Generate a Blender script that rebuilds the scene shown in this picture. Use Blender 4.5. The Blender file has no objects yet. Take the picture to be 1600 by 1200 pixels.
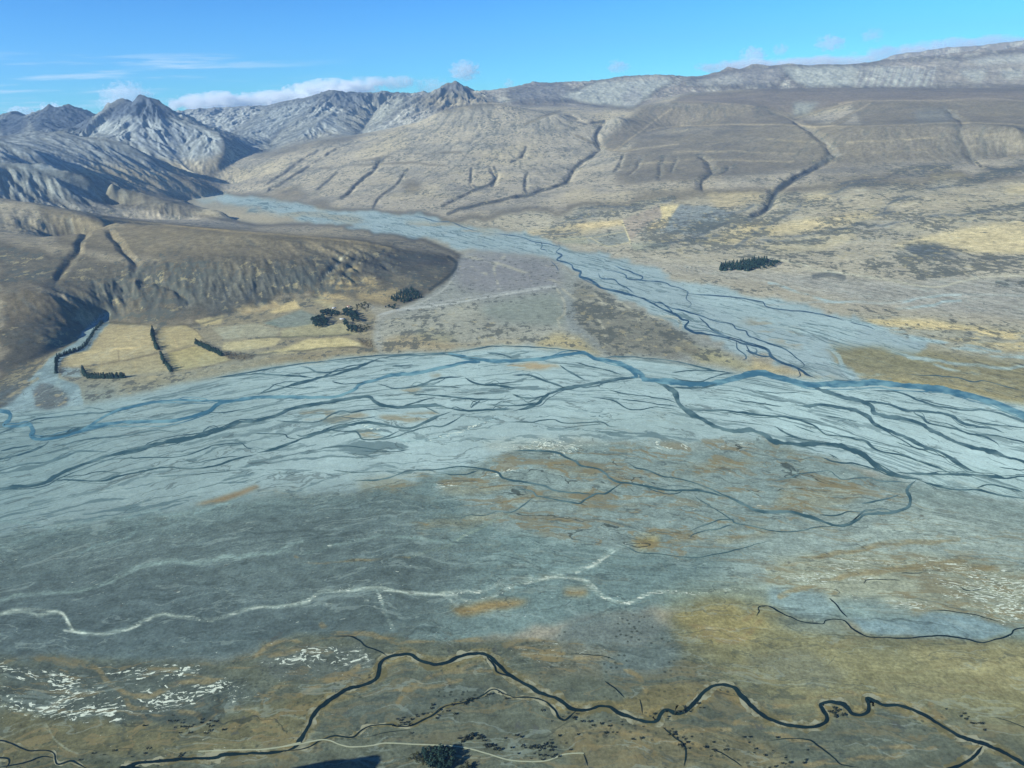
import bpy, math, random
import numpy as np
from mathutils import Matrix, Vector
rng = np.random.default_rng(7)
random.seed(7)
f32 = np.float32
# ------------------------------------------------------------------ camera
# survey coordinates: positions read off the photograph (1600 x 1200) are turned into ground points
H = 1000.0                      # height of the aircraft above the river flats (m)
FP = 1202.0                     # focal length in photograph pixels
PITCH = math.radians(20.0)
ROLL = math.radians(2.3)
FWD = np.array([0, math.cos(PITCH), -math.sin(PITCH)])
R0 = np.array([1.0, 0, 0]); U0 = np.array([0, math.sin(PITCH), math.cos(PITCH)])
RGT = R0*math.cos(ROLL) - U0*math.sin(ROLL)
UPV = U0*math.cos(ROLL) + R0*math.sin(ROLL)
CAM = np.array([0, 0, H])
def rays(px, py):
    px = np.asarray(px, float); py = np.asarray(py, float)
    return FWD + ((px-800)/FP)[..., None]*RGT - ((py-600)/FP)[..., None]*UPV
def at_z(px, py, z):
    d = rays(px, py); t = (np.asarray(z, float)-H)/d[..., 2]
    return CAM + d*t[..., None]
def at_d(px, py, dk):
    d = rays(px, py); t = np.asarray(dk, float)*1000/np.hypot(d[..., 0], d[..., 1])
    return CAM + d*t[..., None]
def at_pdz(px, dk, z):
    hy = 162 - (np.asarray(px, float)-800)*math.tan(ROLL)
    d = rays(px, hy); h = np.hypot(d[..., 0], d[..., 1])
    p = d/h[..., None]*(np.asarray(dk, float)*1000)[..., None]
    p[..., 2] = z
    return p
def project(P):
    q = P - CAM
    dz = np.maximum(q@FWD, 1.0)
    return 800+FP*(q@RGT)/dz, 600-FP*(q@UPV)/dz
# ------------------------------------------------------------------ noise
def _hash(ix, iy, s):
    h = (ix.astype(np.int64)*374761393 + iy.astype(np.int64)*668265263 + s*1442695041) & 0xffffffff
    h = ((h ^ (h >> 13))*1274126177) & 0xffffffff
    h = (h ^ (h >> 16)) & 0xffffff
    return (h/16777216.0).astype(f32)
def vnoise(x, y, s=0):
    xi = np.floor(x); yi = np.floor(y); fx = (x-xi).astype(f32); fy = (y-yi).astype(f32)
    fx = fx*fx*fx*(fx*(fx*6-15)+10); fy = fy*fy*fy*(fy*(fy*6-15)+10)
    a = _hash(xi, yi, s); b = _hash(xi+1, yi, s); c = _hash(xi, yi+1, s); d = _hash(xi+1, yi+1, s)
    return (a+(b-a)*fx)*(1-fy)+(c+(d-c)*fx)*fy*1.0
def fbm(x, y, o=4, s=0, g=0.5):
    r = 0; a = 1; t = 0
    for i in range(o):
        r = r + a*vnoise(x*2**i+17.3*i, y*2**i-9.1*i, s+i); t += a; a *= g
    return r/t
def ridged(x, y, o=4, s=0):
    r = 0; a = 1; t = 0
    for i in range(o):
        r = r + a*(1-np.abs(2*vnoise(x*2**i+31.7*i, y*2**i+5.3*i, s+i)-1)); t += a; a *= .5
    return r/t
def sstep(a, b, x):
    t = np.clip((x-a)/(b-a), 0, 1); return t*t*(3-2*t)
def pts(s):
    return np.array([[float(v) for v in p.split(',')] for p in s.split()])
def erosion(x, y, gx, gy, wave, amp, octs, gain=0.5, seed=50):
    """gullies and spurs that run down the slope (gx, gy); returns height offset in -1..1 times amp"""
    h = np.zeros_like(x, dtype=f32); a = amp; f = 1.0/wave
    gx = gx.astype(f32).copy(); gy = gy.astype(f32).copy()
    for o in range(octs):
        l = np.sqrt(gx*gx+gy*gy)+1e-5
        sx = (-gy/l).astype(f32); sy = (gx/l).astype(f32)
        X = x*f; Y = y*f; xi = np.floor(X); yi = np.floor(Y)
        fx = (X-xi).astype(f32); fy = (Y-yi).astype(f32)
        C = np.zeros_like(h); S = np.zeros_like(h); Wt = np.zeros_like(h)+1e-6
        for i in (-1, 0, 1):
            for j in (-1, 0, 1):
                rx = _hash(xi+i, yi+j, seed+o*3); ry = _hash(xi+i, yi+j, seed+o*3+1)
                dx = fx-(i+rx); dy = fy-(j+ry)
                w = np.exp(-3.0*(dx*dx+dy*dy))
                ph = (dx*sx+dy*sy)*f32(2*math.pi*1.0)+_hash(xi+i, yi+j, seed+o*3+2)*f32(1.5)
                C += w*np.cos(ph); S += w*np.sin(ph); Wt += w
        n = np.sqrt(C*C+S*S)+1e-6
        k = np.minimum(n/Wt*2.0, 1)
        h += a*(C/n)*k
        d = -(S/n)*k*f32(a*2*math.pi*f)
        gx += d*sx; gy += d*sy
        a *= gain; f *= 2.0
    return h
# ------------------------------------------------------------------ sun
SUN_EL = math.radians(26); SUN_AZ_FROM = math.radians(-119)   # direction the light comes from, measured from +Y towards +X
SUN_DIR = np.array([math.sin(SUN_AZ_FROM)*math.cos(SUN_EL), math.cos(SUN_AZ_FROM)*math.cos(SUN_EL), math.sin(SUN_EL)])
# ------------------------------------------------------------------ terrain skeleton: crests, benches and valley lines
CELL = 50.0; X0, X1, Y0, Y1 = -32000, 32000, 0, 36000
NX = int((X1-X0)/CELL); NY = int((Y1-Y0)/CELL)
val = np.zeros((NY, NX)); cnt = np.zeros((NY, NX))
FLAT = pts("-700,1500 -700,760 0,640 10,598 50,566 88,541 116,528 126,510 160,497 240,507 300,510 350,492 430,472 500,464 560,470 610,478 650,470 700,438 716,412 722,400 660,374 560,352 460,350 400,352 330,337 285,314 345,303 420,306 470,318 530,328 600,332 660,334 700,345 760,355 820,362 860,375 900,385 960,400 1020,408 1060,425 1200,440 1340,470 1480,490 1600,500 2300,515 2300,1500")
LINES = [
 # z-mode: x,y,height
 ('z', "-200,440,200 0,446,190 40,449,185 90,465,150 120,476,100 133,480,80"),
 ('z', "-300,540,70 0,525,70 60,528,55 108,515,38 122,505,30"),
 ('z', "-200,292,560 0,307,450 60,318,400 130,335,340 200,346,300 280,352,300 400,364,270 500,370,220 560,375,180 620,385,110 680,398,40 712,412,0"),
 ('z', "-100,380,330 60,380,280 200,404,215 300,408,205 400,411,178 500,408,142 560,400,125 610,404,84 660,412,38"),
 ('z', "100,316,180 180,320,170 260,318,180 330,324,120 400,335,60 430,347,15"),
 ('z', "690,333,0 740,322,20 800,310,50 860,292,100 885,285,120 900,262,220 925,243,330 935,232,380 930,218,480 932,205,580 945,190,690 965,178,800"),
 ('z', "760,340,30 850,330,60 950,325,80 1050,315,110 1180,300,140 1300,300,150 1400,300,160 1500,290,170 1600,280,180 2200,260,190"),
 ('z', "960,290,150 1060,280,220 1150,270,240 1300,257,260 1450,255,260 1600,242,290 2200,220,300"),
 ('z', "960,225,440 1000,210,520 1060,198,580 1200,196,590 1350,198,600 1500,193,600 1600,194,600 2200,170,600"),
 # d-mode: x,y,distance km
 ('d', "-400,240,10.2 -100,250,9.8 0,255,9.6 40,257,9.5 70,258,9.5 100,268,9.4 150,284,9.3 200,298,9.2 260,312,9.0 300,322,8.8"),
 ('d', "-300,200,11.5 -80,212,11 0,219,10.9 30,227,10.8 60,240,10.6 80,262,10.4"),
 ('d', "35,207,13.5 60,204,13 75,206,12.8 95,205,12.6 120,213,12.4 160,215,12.2 190,222,12 210,232,11.9 235,248,11.7 260,265,11.6 300,285,11.3 335,297,11.2"),
 ('d', "150,186,17 165,175,16.6 180,160,16.3 190,156,16.2 207,156,16 218,147,16 225,151,15.9 245,153,15.8 255,164,15.5 270,179,15.2 290,190,14.9 310,198,14.6 340,207,14.2 350,222,13.6 352,240,13.1 345,252,12.7 335,268,12.4 325,285,12.2"),
 ('d', "218,150,16 205,180,15.2 215,210,14.2 235,240,13.2"),
 ('d', "245,153,15.8 262,188,14.9 276,222,13.9 284,250,13.1"), ('d', "290,190,14.9 306,222,13.8 314,250,12.95"), ('d', "190,157,16.2 178,185,15.5 166,212,14.6"),
 ('d', "78,163,18.5 97,190,17.3 106,203,16.5"), ('d', "105,165,18.4 121,190,17.3 130,204,16.6"), ('d', "30,176,18.8 36,192,17.6 28,204,16.8"),
 ('d', "400,225,14.8 385,240,13.8 370,250,13.2 352,262,12.7 335,278,12.4"),
 ('d', "-400,190,20 -60,190,19.5 0,185,19 20,173,18.8 30,176,18.8 47,188,18.6 55,180,18.6 65,170,18.5 78,163,18.5 90,170,18.4 105,165,18.4 120,170,18.4 145,178,18.2 150,186,18"),
 ('d', "78,163,18.5 70,185,17.5 50,203,16"),
 ('d', "20,173,18.8 15,190,18 0,205,17"),
 ('d', "255,172,21 290,171,21 330,169,21 380,166,21 420,163,20.5 470,156,20 500,147,19.7 520,141,19.5 536,141,19.5 550,146,19.4 575,142,19.3 582,146,19.3 605,140,19.2 617,145,19.1 630,142,19 650,145,19 672,147,18.5"),
 ('d', "520,141,19.5 495,160,18.6 470,178,17.8 440,205,16.5 415,230,15"),
 ('d', "420,163,20.5 400,185,18.7 370,205,17.4"),
 ('d', "550,146,19.2 525,172,17.8 507,187,16.5 470,205,15.6 440,225,14.8 415,241,14.0"),
 ('d', "507,187,16.5 535,204,15.8 558,213,15.2"),
 ('d', "590,172,18.5 572,195,17 562,214,15.3"),
 ('d', "630,142,19 620,165,17.5 607,184,16 590,200,15.3 570,213,15"),
 ('d', "607,184,16 630,195,15.3 640,199,14.8"),
 ('d', "400,243,13.5 430,235,13.3 500,218,13 560,216,13 600,207,13 640,199,13 665,185,13 690,172,13 720,165,13 760,161,13 790,163,13 830,170,13 870,184,12.6 900,190,12.3"),
 ('d', "672,147,17 697,131,17 715,129,17 737,140,17 760,148,17.4 790,140,20 832,129,22 867,129,22 925,125,21 940,129,21 962,122,20 1000,117,19.5 1025,115,19.5 1065,121,19.5 1087,124,19.5 1120,114,20 1137,105,20 1157,110,20 1177,101,20 1200,105,20 1232,100,20 1260,102,20 1300,101,20 1345,100,20 1375,96,20.5 1412,91,20.5 1431,87,21 1465,88,21 1472,84,21 1506,82,21 1540,74,21 1559,80,21 1578,74,21 1600,77,21 1750,70,21 2200,70,21"),
 ('d', "800,203,11.9 840,190,12.1 875,174,12.4"),
 ('d', "1010,164,13.5 1050,159,13.3 1110,160,13.2 1180,166,13 1215,178,12.7 1245,188,12.3 1280,178,12.6 1310,163,12.9 1340,158,13 1460,157,13 1540,154,13 1600,158,13 2200,140,13"),
 ('d', "1060,146,15.5 1150,140,15.5 1250,138,15.5 1330,137,15.5 1600,139,15.5 2200,125,15.5"),
 ('d', "880,152,17 930,165,16 990,173,15.2"),
 ('d', "1300,112,27 1340,106,27 1365,95,27 1400,84,27 1443,79,27 1484,74,27 1537,70,27 1581,65,27 1600,62,27 1750,54,27 2200,44,27"),
 # x,distance,height
 ('p', "165,4.02,3 150,4.04,8 120,4.1,22 50,4.15,60 -100,4.3,90"),
 ('p', "50,6.6,120 200,6.5,100 300,6.5,80 400,6.6,40 450,6.8,0"),
 ('p', "-200,8.4,180 0,8.4,130 100,8.5,110 200,8.5,60 280,8.4,20"),
 ('p', "90,10.1,230 160,10.2,150 250,10.3,60 320,10.5,5"),
 ('p', "345,12.0,15 320,12.0,120 270,12.6,260 230,13,420 200,13.5,560"),
 ('p', "40,14.5,520 110,15,650 150,15.5,720"),
 ('p', "345,16,600 320,18,760 280,19,850"),
 ('p', "660,15.2,800 740,15.2,960"),
 ('p', "1060,12.0,610 1200,11.8,620 1400,11.6,640 1600,11.4,640 2200,11.4,640"),
 ('p', "1110,16.6,930 1400,16.6,940 1600,16.6,950 2200,16.6,950"),
 ('p', "-900,22.5,500 -300,22,500 100,22,600 400,24,700 900,26,800 1200,24,1100 1600,24.5,1300 2200,24.5,1300"),
 ('p', "-900,31,300 0,31,300 800,31,300 1600,31,600 2200,31,600"),
]
def to_world(mode, a):
    if mode == 'z': return at_z(a[:, 0], a[:, 1], a[:, 2])
    if mode == 'd': return at_d(a[:, 0], a[:, 1], a[:, 2])
    return at_pdz(a[:, 0], a[:, 1], a[:, 2])
def densify(P, step):
    out = []
    for a, b in zip(P[:-1], P[1:]):
        n = max(1, int(np.linalg.norm((b-a)[:2])/step)); t = np.arange(n)/n
        out.append(a+(b-a)*t[:, None])
    out.append(P[-1:]); return np.concatenate(out)
for mode, s in LINES:
    P = densify(to_world(mode, pts(s)), 20)
    ix = ((P[:, 0]-X0)/CELL).astype(int); iy = ((P[:, 1]-Y0)/CELL).astype(int)
    ok = (ix >= 0) & (ix < NX) & (iy >= 0) & (iy < NY)
    np.add.at(val, (iy[ok], ix[ok]), P[ok, 2]); np.add.at(cnt, (iy[ok], ix[ok]), 1)
def inpoly(x, y, poly):
    r = np.zeros(x.shape, bool); n = len(poly); j = n-1
    for i in range(n):
        xi, yi = poly[i]; xj, yj = poly[j]
        if yi != yj:
            c = (yi > y) != (yj > y)
            r ^= c & (x < (xj-xi)*(y-yi)/(yj-yi)+xi)
        j = i
    return r
def dens_px(a, step=12):
    return densify(np.asarray(a, float), step)
fp = dens_px(np.vstack([FLAT, FLAT[:1]]))
FLATW = at_z(fp[:, 0], np.maximum(fp[:, 1], 250), 0)[:, :2]
cx = X0+(np.arange(NX)+.5)*CELL; cy = Y0+(np.arange(NY)+.5)*CELL
CX, CY = np.meshgrid(cx, cy)
flat = inpoly(CX, CY, FLATW) | (CY < 900)
val = np.where(cnt > 0, val/np.maximum(cnt, 1), 0); fix = cnt > 0
val[flat] = 0; fix |= flat
CREST = np.zeros((NY, NX))
for mode, s_ in LINES:
    if mode != 'd': continue
    P = densify(to_world(mode, pts(s_)), 20); ix = ((P[:, 0]-X0)/CELL).astype(int); iy = ((P[:, 1]-Y0)/CELL).astype(int)
    ok = (ix >= 0) & (ix < NX) & (iy >= 0) & (iy < NY); CREST[iy[ok], ix[ok]] = 1
def solve(val, fix, lvl):
    if lvl == 0 or min(val.shape) < 16:
        z = np.where(fix, val, val[fix].mean() if fix.any() else 0); it = 600
    else:
        h, w = val.shape; h2, w2 = h//2, w//2
        v4 = (val*fix)[:h2*2, :w2*2].reshape(h2, 2, w2, 2).sum((1, 3)); c4 = fix[:h2*2, :w2*2].reshape(h2, 2, w2, 2).sum((1, 3))
        zc = solve(np.where(c4 > 0, v4/np.maximum(c4, 1), 0), c4 > 0, lvl-1)
        z = np.repeat(np.repeat(zc, 2, 0), 2, 1)
        z = np.pad(z, ((0, h-z.shape[0]), (0, w-z.shape[1])), mode='edge'); z = np.where(fix, val, z); it = 40
    for _ in range(it):
        p = np.pad(z, 1, mode='edge')
        z = np.where(fix, val, .25*(p[:-2, 1:-1]+p[2:, 1:-1]+p[1:-1, :-2]+p[1:-1, 2:]))
    return z
DEM = solve(val, fix, 6)
def blur(a, n=1):
    for _ in range(n):
        p = np.pad(a, 1, mode='edge')
        a = (p[:-2, :-2]+p[:-2, 2:]+p[2:, :-2]+p[2:, 2:]+2*(p[:-2, 1:-1]+p[2:, 1:-1]+p[1:-1, :-2]+p[1:-1, 2:])+4*p[1:-1, 1:-1])/16
    return a
CR = np.hypot(CX, CY)/1000; CA = 800+CX/np.maximum(CY, 1)*FP*.98
D0X = [-900, 300, 345, 400, 560, 650, 760, 850, 1000, 1100, 2600]; D0Y = [8.3, 8.3, 12, 13.6, 14.5, 14, 15.5, 15, 15, 16.3, 16.3]
CM = sstep(-.6, .6, CR-np.interp(CA, D0X, D0Y))
SH = blur(DEM, 10)
DEM = np.where(flat, DEM, blur(DEM, 2)*(1-CM)+CM*(DEM+.12*(DEM-SH)))
CREST = np.minimum(blur(CREST, 4)*4, 1)
DEMS = blur(DEM, 12)
GY, GX = np.gradient(DEMS, CELL)
def samp(A, x, y):
    u = np.clip((x-X0)/CELL-.5, 0, NX-1.001); v = np.clip((y-Y0)/CELL-.5, 0, NY-1.001)
    i = u.astype(int); j = v.astype(int); a = u-i; b = v-j
    return (A[j, i]*(1-a)+A[j, i+1]*a)*(1-b)+(A[j+1, i]*(1-a)+A[j+1, i+1]*a)*b
def hit(px, py):
    """where the line of sight through a photograph position meets the terrain"""
    d = rays(px, py); h = np.hypot(d[:, 0], d[:, 1]); d = d/h[:, None]
    out = np.zeros((len(d), 3)); done = np.zeros(len(d), bool)
    for t in np.concatenate([np.arange(600, 12000, 15), np.arange(12000, 30000, 40)]):
        P = CAM+d*t; z = samp(DEM, P[:, 0], P[:, 1]); n = (P[:, 2] <= z) & ~done
        out[n] = P[n]; out[n, 2] = z[n]; done |= n
        if done.all(): break
    out[~done] = (CAM+d*25000)[~done]
    b = np.hypot(out[:, 0], out[:, 1]); a = np.maximum(b-41, 100)
    for _ in range(14):
        m = (a+b)/2; P = CAM+d*m[:, None]; n = P[:, 2] <= samp(DEM, P[:, 0], P[:, 1])
        b = np.where(n, m, b); a = np.where(n, a, m)
    P = CAM+d*b[:, None]; out[done] = P[done]
    return out
GULLIES = [   # x,y ... ; depth, half width, dark scrub amount
 ("136,355 132,370 125,387 110,407 95,427 87,442", 30, 40), ("170,358 185,382 202,400 211,410 210,425 195,432", 30, 38),
 ("209,429 225,439 252,442 270,451 287,460 297,470 282,490", 22, 35), ("252,398 243,412 240,425", 16, 30), ("262,405 268,420 272,428", 16, 30),
 ("190,440 180,462 172,482", 22, 35), ("320,420 312,440 300,455", 18, 30), ("370,425 362,445 350,465", 18, 30), ("410,430 400,450 385,468", 18, 30), ("525,395 530,410 510,428 503,440 505,455", 20, 35),
 ("580,395 600,410 620,430", 14, 30), ("560,395 545,420 520,450", 14, 30),
 ("599,244 594,252 588,262 575,273 565,280 555,288 547,296 534,309", 50, 60), ("496,235 462,257 433,278 417,287", 40, 52), ("525,233 502,246 462,271 435,289 417,300", 40, 52),
 ("525,273 491,298", 22, 50), ("637,264 622,286 604,302 590,312 581,325", 18, 40),
 ("945,190 932,205 930,218 935,232 925,243 900,262 885,285 860,292 800,310 740,322 700,331", 50, 80),
 ("770,262 777,275 770,287 737,300 690,320", 45, 65), ("737,262 735,287 745,297", 16, 40), ("800,255 815,245 822,232", 40, 80), ("825,270 818,290 820,300", 20, 40),
 ("1240,186 1262,200 1290,220 1308,243 1260,268 1215,295 1200,325 1172,338", 60, 85),
 ("1092,242 1107,252 1115,267 1097,282 1097,300", 45, 80), ("1000,245 997,262 985,275", 22, 45), ("1035,245 1032,270 1030,280", 22, 45), ("1060,245 1050,270", 18, 40), ("975,240 970,255 960,270", 20, 45),
 ("1475,168 1502,185 1502,205 1512,237 1532,260", 40, 90), ("1150,255 1135,265 1122,272", 18, 40),
 ("885,178 920,192 945,188", 45, 120),
]
GW = []
for s, dep, hw in GULLIES:
    a = dens_px(pts(s), 6); a = a + np.stack([fbm(a[:, 0]/13, a[:, 1]/13, 3, 3)*14-7, fbm(a[:, 0]/17, a[:, 1]/17, 2, 4)*5-2.5], 1)
    GW.append((hit(a[:, 0], a[:, 1])[:, :2], dep, hw))
# ------------------------------------------------------------------ ground cover survey: which surface lies where
OX, OY, CW, CH = -200, 60, 2000, 1300
RGB = np.zeros((CH, CW, 3), f32); COV = np.zeros((CH, CW), f32)
CHN = {k: np.zeros((CH, CW), f32) for k in ('braid', 'fleck', 'dots', 'ochre', 'streak', 'patch')}
PXX, PYY = np.meshgrid(np.arange(CW)+OX, np.arange(CH)+OY)
WN1 = fbm(PXX/38.0, PYY/14.0, 6, 11, .62)*2.3-1.15; WN2 = fbm(PXX/38.0, PYY/14.0, 6, 23, .62)*2.3-1.15
STN = fbm(PXX/60.0, PYY/7.0, 5, 41, .6)
def boxblur(a, r):
    r = int(max(0, round(r)))
    if r < 1: return a
    for ax in (0, 1):
        for _ in range(2):
            p = np.pad(a, [(r+1, r) if k == ax else (0, 0) for k in (0, 1)], mode='edge')
            c = np.cumsum(p, ax, dtype=np.float64); n = 2*r+1
            a = ((c[n:]-c[:-n]) if ax == 0 else (c[:, n:]-c[:, :-n]))/n
    return a.astype(f32)
def put(m, sl, col, a, ch):
    mc = m; m = np.clip(m*a, 0, 1)
    if col is not None:
        c = np.array(col, f32)/255
        RGB[sl] = RGB[sl]*(1-m[..., None])+c*m[..., None]; COV[sl] = COV[sl]+(1-COV[sl])*m
    for k, v in (ch or {}).items():
        CHN[k][sl] = CHN[k][sl]*(1-mc)+v*mc
def area(s, col, a=1, soft=2, warp=0, ch=None, streak=None):
    if 8 <= soft < 20: soft *= .4; warp = max(warp, 16)
    P = pts(s); pad = int(soft*2+warp+3)
    x0 = int(max(0, P[:, 0].min()-OX-pad)); x1 = int(min(CW, P[:, 0].max()-OX+pad)); y0 = int(max(0, P[:, 1].min()-OY-pad)); y1 = int(min(CH, P[:, 1].max()-OY+pad))
    if x1 <= x0 or y1 <= y0: return
    sl = (slice(y0, y1), slice(x0, x1))
    m = inpoly(PXX[sl]+WN1[sl]*warp*1.6, PYY[sl]+WN2[sl]*warp*.7, P).astype(f32)
    m = boxblur(m, soft)
    if streak is not None:
        lo, hi = streak; m = m*sstep(lo, hi, STN[sl])
    put(m, sl, col, a, ch)
def smooth_line(a, step=3.0):
    a = np.asarray(a, float); out = []
    p = np.vstack([2*a[0]-a[1], a, 2*a[-1]-a[-2]])
    for i in range(1, len(p)-2):
        n = max(2, int(np.linalg.norm(p[i+1, :2]-p[i, :2])/step)); t = (np.arange(n)/n)[:, None]
        out.append(.5*((2*p[i])+(-p[i-1]+p[i+1])*t+(2*p[i-1]-5*p[i]+4*p[i+1]-p[i+2])*t*t+(-p[i-1]+3*p[i]-3*p[i+1]+p[i+2])*t**3))
    out.append(a[-1:]); return np.concatenate(out)
def stroke(s, w, col, a=1, soft=1.0, ch=None, streak=None, wob=0):
    P = pts(s); P = smooth_line(P, 10) if len(P) > 2 else dens_px(P, 14)
    if wob: P = P+np.stack([fbm(P[:, 0]/25, P[:, 1]/25, 2, 5)-.5, fbm(P[:, 0]/25, P[:, 1]/25, 2, 6)-.5], 1)*2*wob
    R = w/2+soft+2
    x0 = int(max(0, P[:, 0].min()-OX-R)); x1 = int(min(CW, P[:, 0].max()-OX+R+1)); y0 = int(max(0, P[:, 1].min()-OY-R)); y1 = int(min(CH, P[:, 1].max()-OY+R+1))
    if x1 <= x0 or y1 <= y0: return
    sl = (slice(y0, y1), slice(x0, x1)); D = np.full((y1-y0, x1-x0), 1e3, f32)
    for p, q in zip(P[:-1], P[1:]):
        a0 = int(max(0, min(p[0], q[0])-R-OX-x0)); a1 = int(max(0, max(p[0], q[0])+R+1-OX-x0)); b0 = int(max(0, min(p[1], q[1])-R-OY-y0)); b1 = int(max(0, max(p[1], q[1])+R+1-OY-y0))
        X = PXX[sl][b0:b1, a0:a1]; Y = PYY[sl][b0:b1, a0:a1]
        if X.size == 0: continue
        d = q-p; t = np.clip(((X-p[0])*d[0]+(Y-p[1])*d[1])/(d@d+1e-9), 0, 1)
        D[b0:b1, a0:a1] = np.minimum(D[b0:b1, a0:a1], np.hypot(X-p[0]-t*d[0], Y-p[1]-t*d[1]))
    m = 1-sstep(w/2-soft*.5, w/2+soft, D)
    if streak is not None:
        lo, hi = streak; m = m*sstep(lo, hi, STN[sl])
    put(m, sl, col, a, ch)
TAN = (168, 152, 116); GRAV = (150, 171, 177); DKG = (86, 105, 108); OCH = (134, 120, 88)
# river flats and terraces
area("-700,1500 -700,760 0,640 20,600 60,570 100,545 130,520 160,505 240,507 300,510 350,492 430,472 500,464 560,470 610,478 650,470 700,438 716,412 722,400 660,374 560,352 460,350 400,352 330,337 285,314 345,303 420,306 470,318 530,328 600,332 660,334 700,345 760,355 820,362 860,375 900,385 960,400 1020,408 1060,425 1200,440 1340,470 1480,490 1600,500 2300,515 2300,1500", (140, 138, 128), 1, 3)
# right-hand terraces
area("700,345 760,338 850,328 950,320 1050,310 1180,300 1300,294 1400,290 1500,284 1600,276 1900,262 1900,680 1600,640 1340,600 1260,590 1100,470 980,410 800,360", (156, 151, 138), 1, 10, 4, {'patch': .6, 'streak': .6})
area("1000,300 1300,292 1900,258 1900,340 1600,350 1400,345 1200,340 1000,340", (158, 150, 132), .6, 14, 6)
area("860,375 1060,425 1200,440 1340,470 1480,490 1900,520 1900,440 1600,430 1400,440 1300,430 1180,425 1060,415 960,398", (143, 143, 140), .9, 6, 5, {'streak': 1, 'patch': .2})
for s, c in [("1390,385 1470,362 1560,346 1700,335 1700,392 1590,398 1480,392", (188, 175, 140)), ("1190,352 1260,342 1330,335 1375,330 1380,338 1320,352 1260,364 1200,374", (184, 171, 138)), ("1100,368 1160,348 1200,345 1215,358 1160,380 1105,384", (184, 170, 134)), ("1185,378 1260,368 1330,358 1345,370 1280,392 1200,398", (172, 164, 140)), ("1380,360 1480,335 1600,315 1700,310 1700,330 1560,340 1440,362", (168, 160, 138)),
             ("1570,292 1640,284 1640,300 1575,302", (184, 172, 140)), ("1255,305 1300,300 1300,312 1258,318", (180, 168, 138)), ("1100,300 1180,296 1200,312 1120,330", (170, 158, 130)), ("1450,272 1500,268 1520,276 1460,282", (168, 158, 128)), ("800,368 900,348 980,342 960,352 860,376", (176, 164, 134))]:
    area(s, c, .85, 3, 5, {'patch': .3})
# paddocks on the right bank
for s, c in [("900,350 972,344 975,352 903,358", (190, 174, 138)), ("972,344 1030,320 1042,334 1012,350 985,378", (148, 138, 128)), ("1030,320 1062,319 1045,345 1022,362 1035,338", (196, 182, 142)), ("1062,319 1085,322 1068,366 1020,362 1045,345", (122, 130, 136)), ("1085,322 1100,320 1150,332 1128,348 1100,368 1068,366", (128, 136, 140)), ("910,370 975,360 985,378 950,386 920,378", (128, 133, 130)), ("862,372 910,368 925,382 880,380", (140, 142, 128)), ("985,380 1050,375 1045,388 990,392", (144, 146, 134)), ("1018,348 1045,345 1040,356 1010,362", (182, 166, 132))]:
    area(s, c, .9, 1)
stroke("972,345 985,378", 1.5, (196, 186, 150)); stroke("862,374 920,372 975,362", 1.2, (175, 165, 135), .7); stroke("920,370 950,385 985,378", 1.2, (180, 170, 140), .8)
# scrub lines and scrub fields on the right terraces
SCR = (92, 98, 104)
for s, w in [("1200,377 1262,367 1325,356 1345,346 1375,336 1400,330", 6), ("1150,386 1180,366 1200,352 1235,330 1250,318", 7), ("1340,347 1380,352 1440,340 1500,335 1600,322", 5), ("1060,350 1100,338 1160,330 1180,322", 5), ("1010,385 1060,378 1110,370 1150,352", 7), ("1080,372 1150,340", 6), ("905,330 950,322 1000,322 1050,312", 5), ("900,342 935,336 960,330", 4), ("860,352 900,340 940,322", 3), ("1290,305 1350,285 1420,268 1480,262", 4), ("1385,330 1395,315 1440,300 1500,290", 4), ("1510,285 1560,270 1600,262", 6), ("1310,288 1380,280", 4), ("1540,262 1560,266 1590,262", 4), ("1180,372 1230,378 1290,376", 4), ("800,374 870,366 905,362", 3), ("1440,430 1490,425", 4), ("1560,445 1600,440", 4)]:
    stroke(s, w+9, SCR, .12, 4, {'patch': .95}, None, 4); stroke(s, w*.6, SCR, .8, 1.5, None, (.34, .5), 4)
for s in ["1398,382 1470,380 1560,402 1610,412 1610,424 1480,412 1420,412 1400,398", "1340,352 1440,338 1560,322 1640,318 1640,345 1500,360 1400,372 1345,368", "1020,372 1120,360 1160,372 1090,400 1040,402", "1150,310 1250,300 1300,320 1220,345 1160,345", "1260,262 1400,262 1500,280 1480,300 1300,300", "1060,335 1150,318 1170,330 1090,352", "1330,405 1440,396 1560,420 1500,428 1380,420", "1150,390 1300,388 1300,402 1160,404"]:
    area(s, SCR, .12, 7, 8, {'patch': .85})
area("1410,383 1465,381 1500,400 1430,402", (84, 92, 100), .9, 3, 3)
stroke("1272,432 1300,428 1318,434", 7, (92, 96, 98), .8, 2); 
# tan and grassy ground on the right bank of the main river
area("1250,590 1330,560 1300,545 1360,520 1480,545 1600,560 1900,590 1900,680 1600,632 1450,606 1340,598", (128, 124, 98), .9, 7, 7, {'streak': .8, 'patch': .4})
area("1280,500 1320,492 1440,498 1560,510 1900,540 1900,590 1600,570 1480,552 1380,530", (146, 146, 134), .8, 6, 6, {'streak': 1})
area("1350,497 1450,500 1540,512 1700,530 1700,545 1560,530 1440,515 1370,508", (198, 182, 140), .9, 3, 7, None, (.4, .5))
area("1440,520 1560,525 1700,545 1700,565 1560,545", (186, 172, 134), .8, 3, 6, None, (.42, .52))
area("1480,600 1600,625 1600,640 1540,622 1350,598 1400,592", (158, 148, 108), .7, 3, 3)
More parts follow.
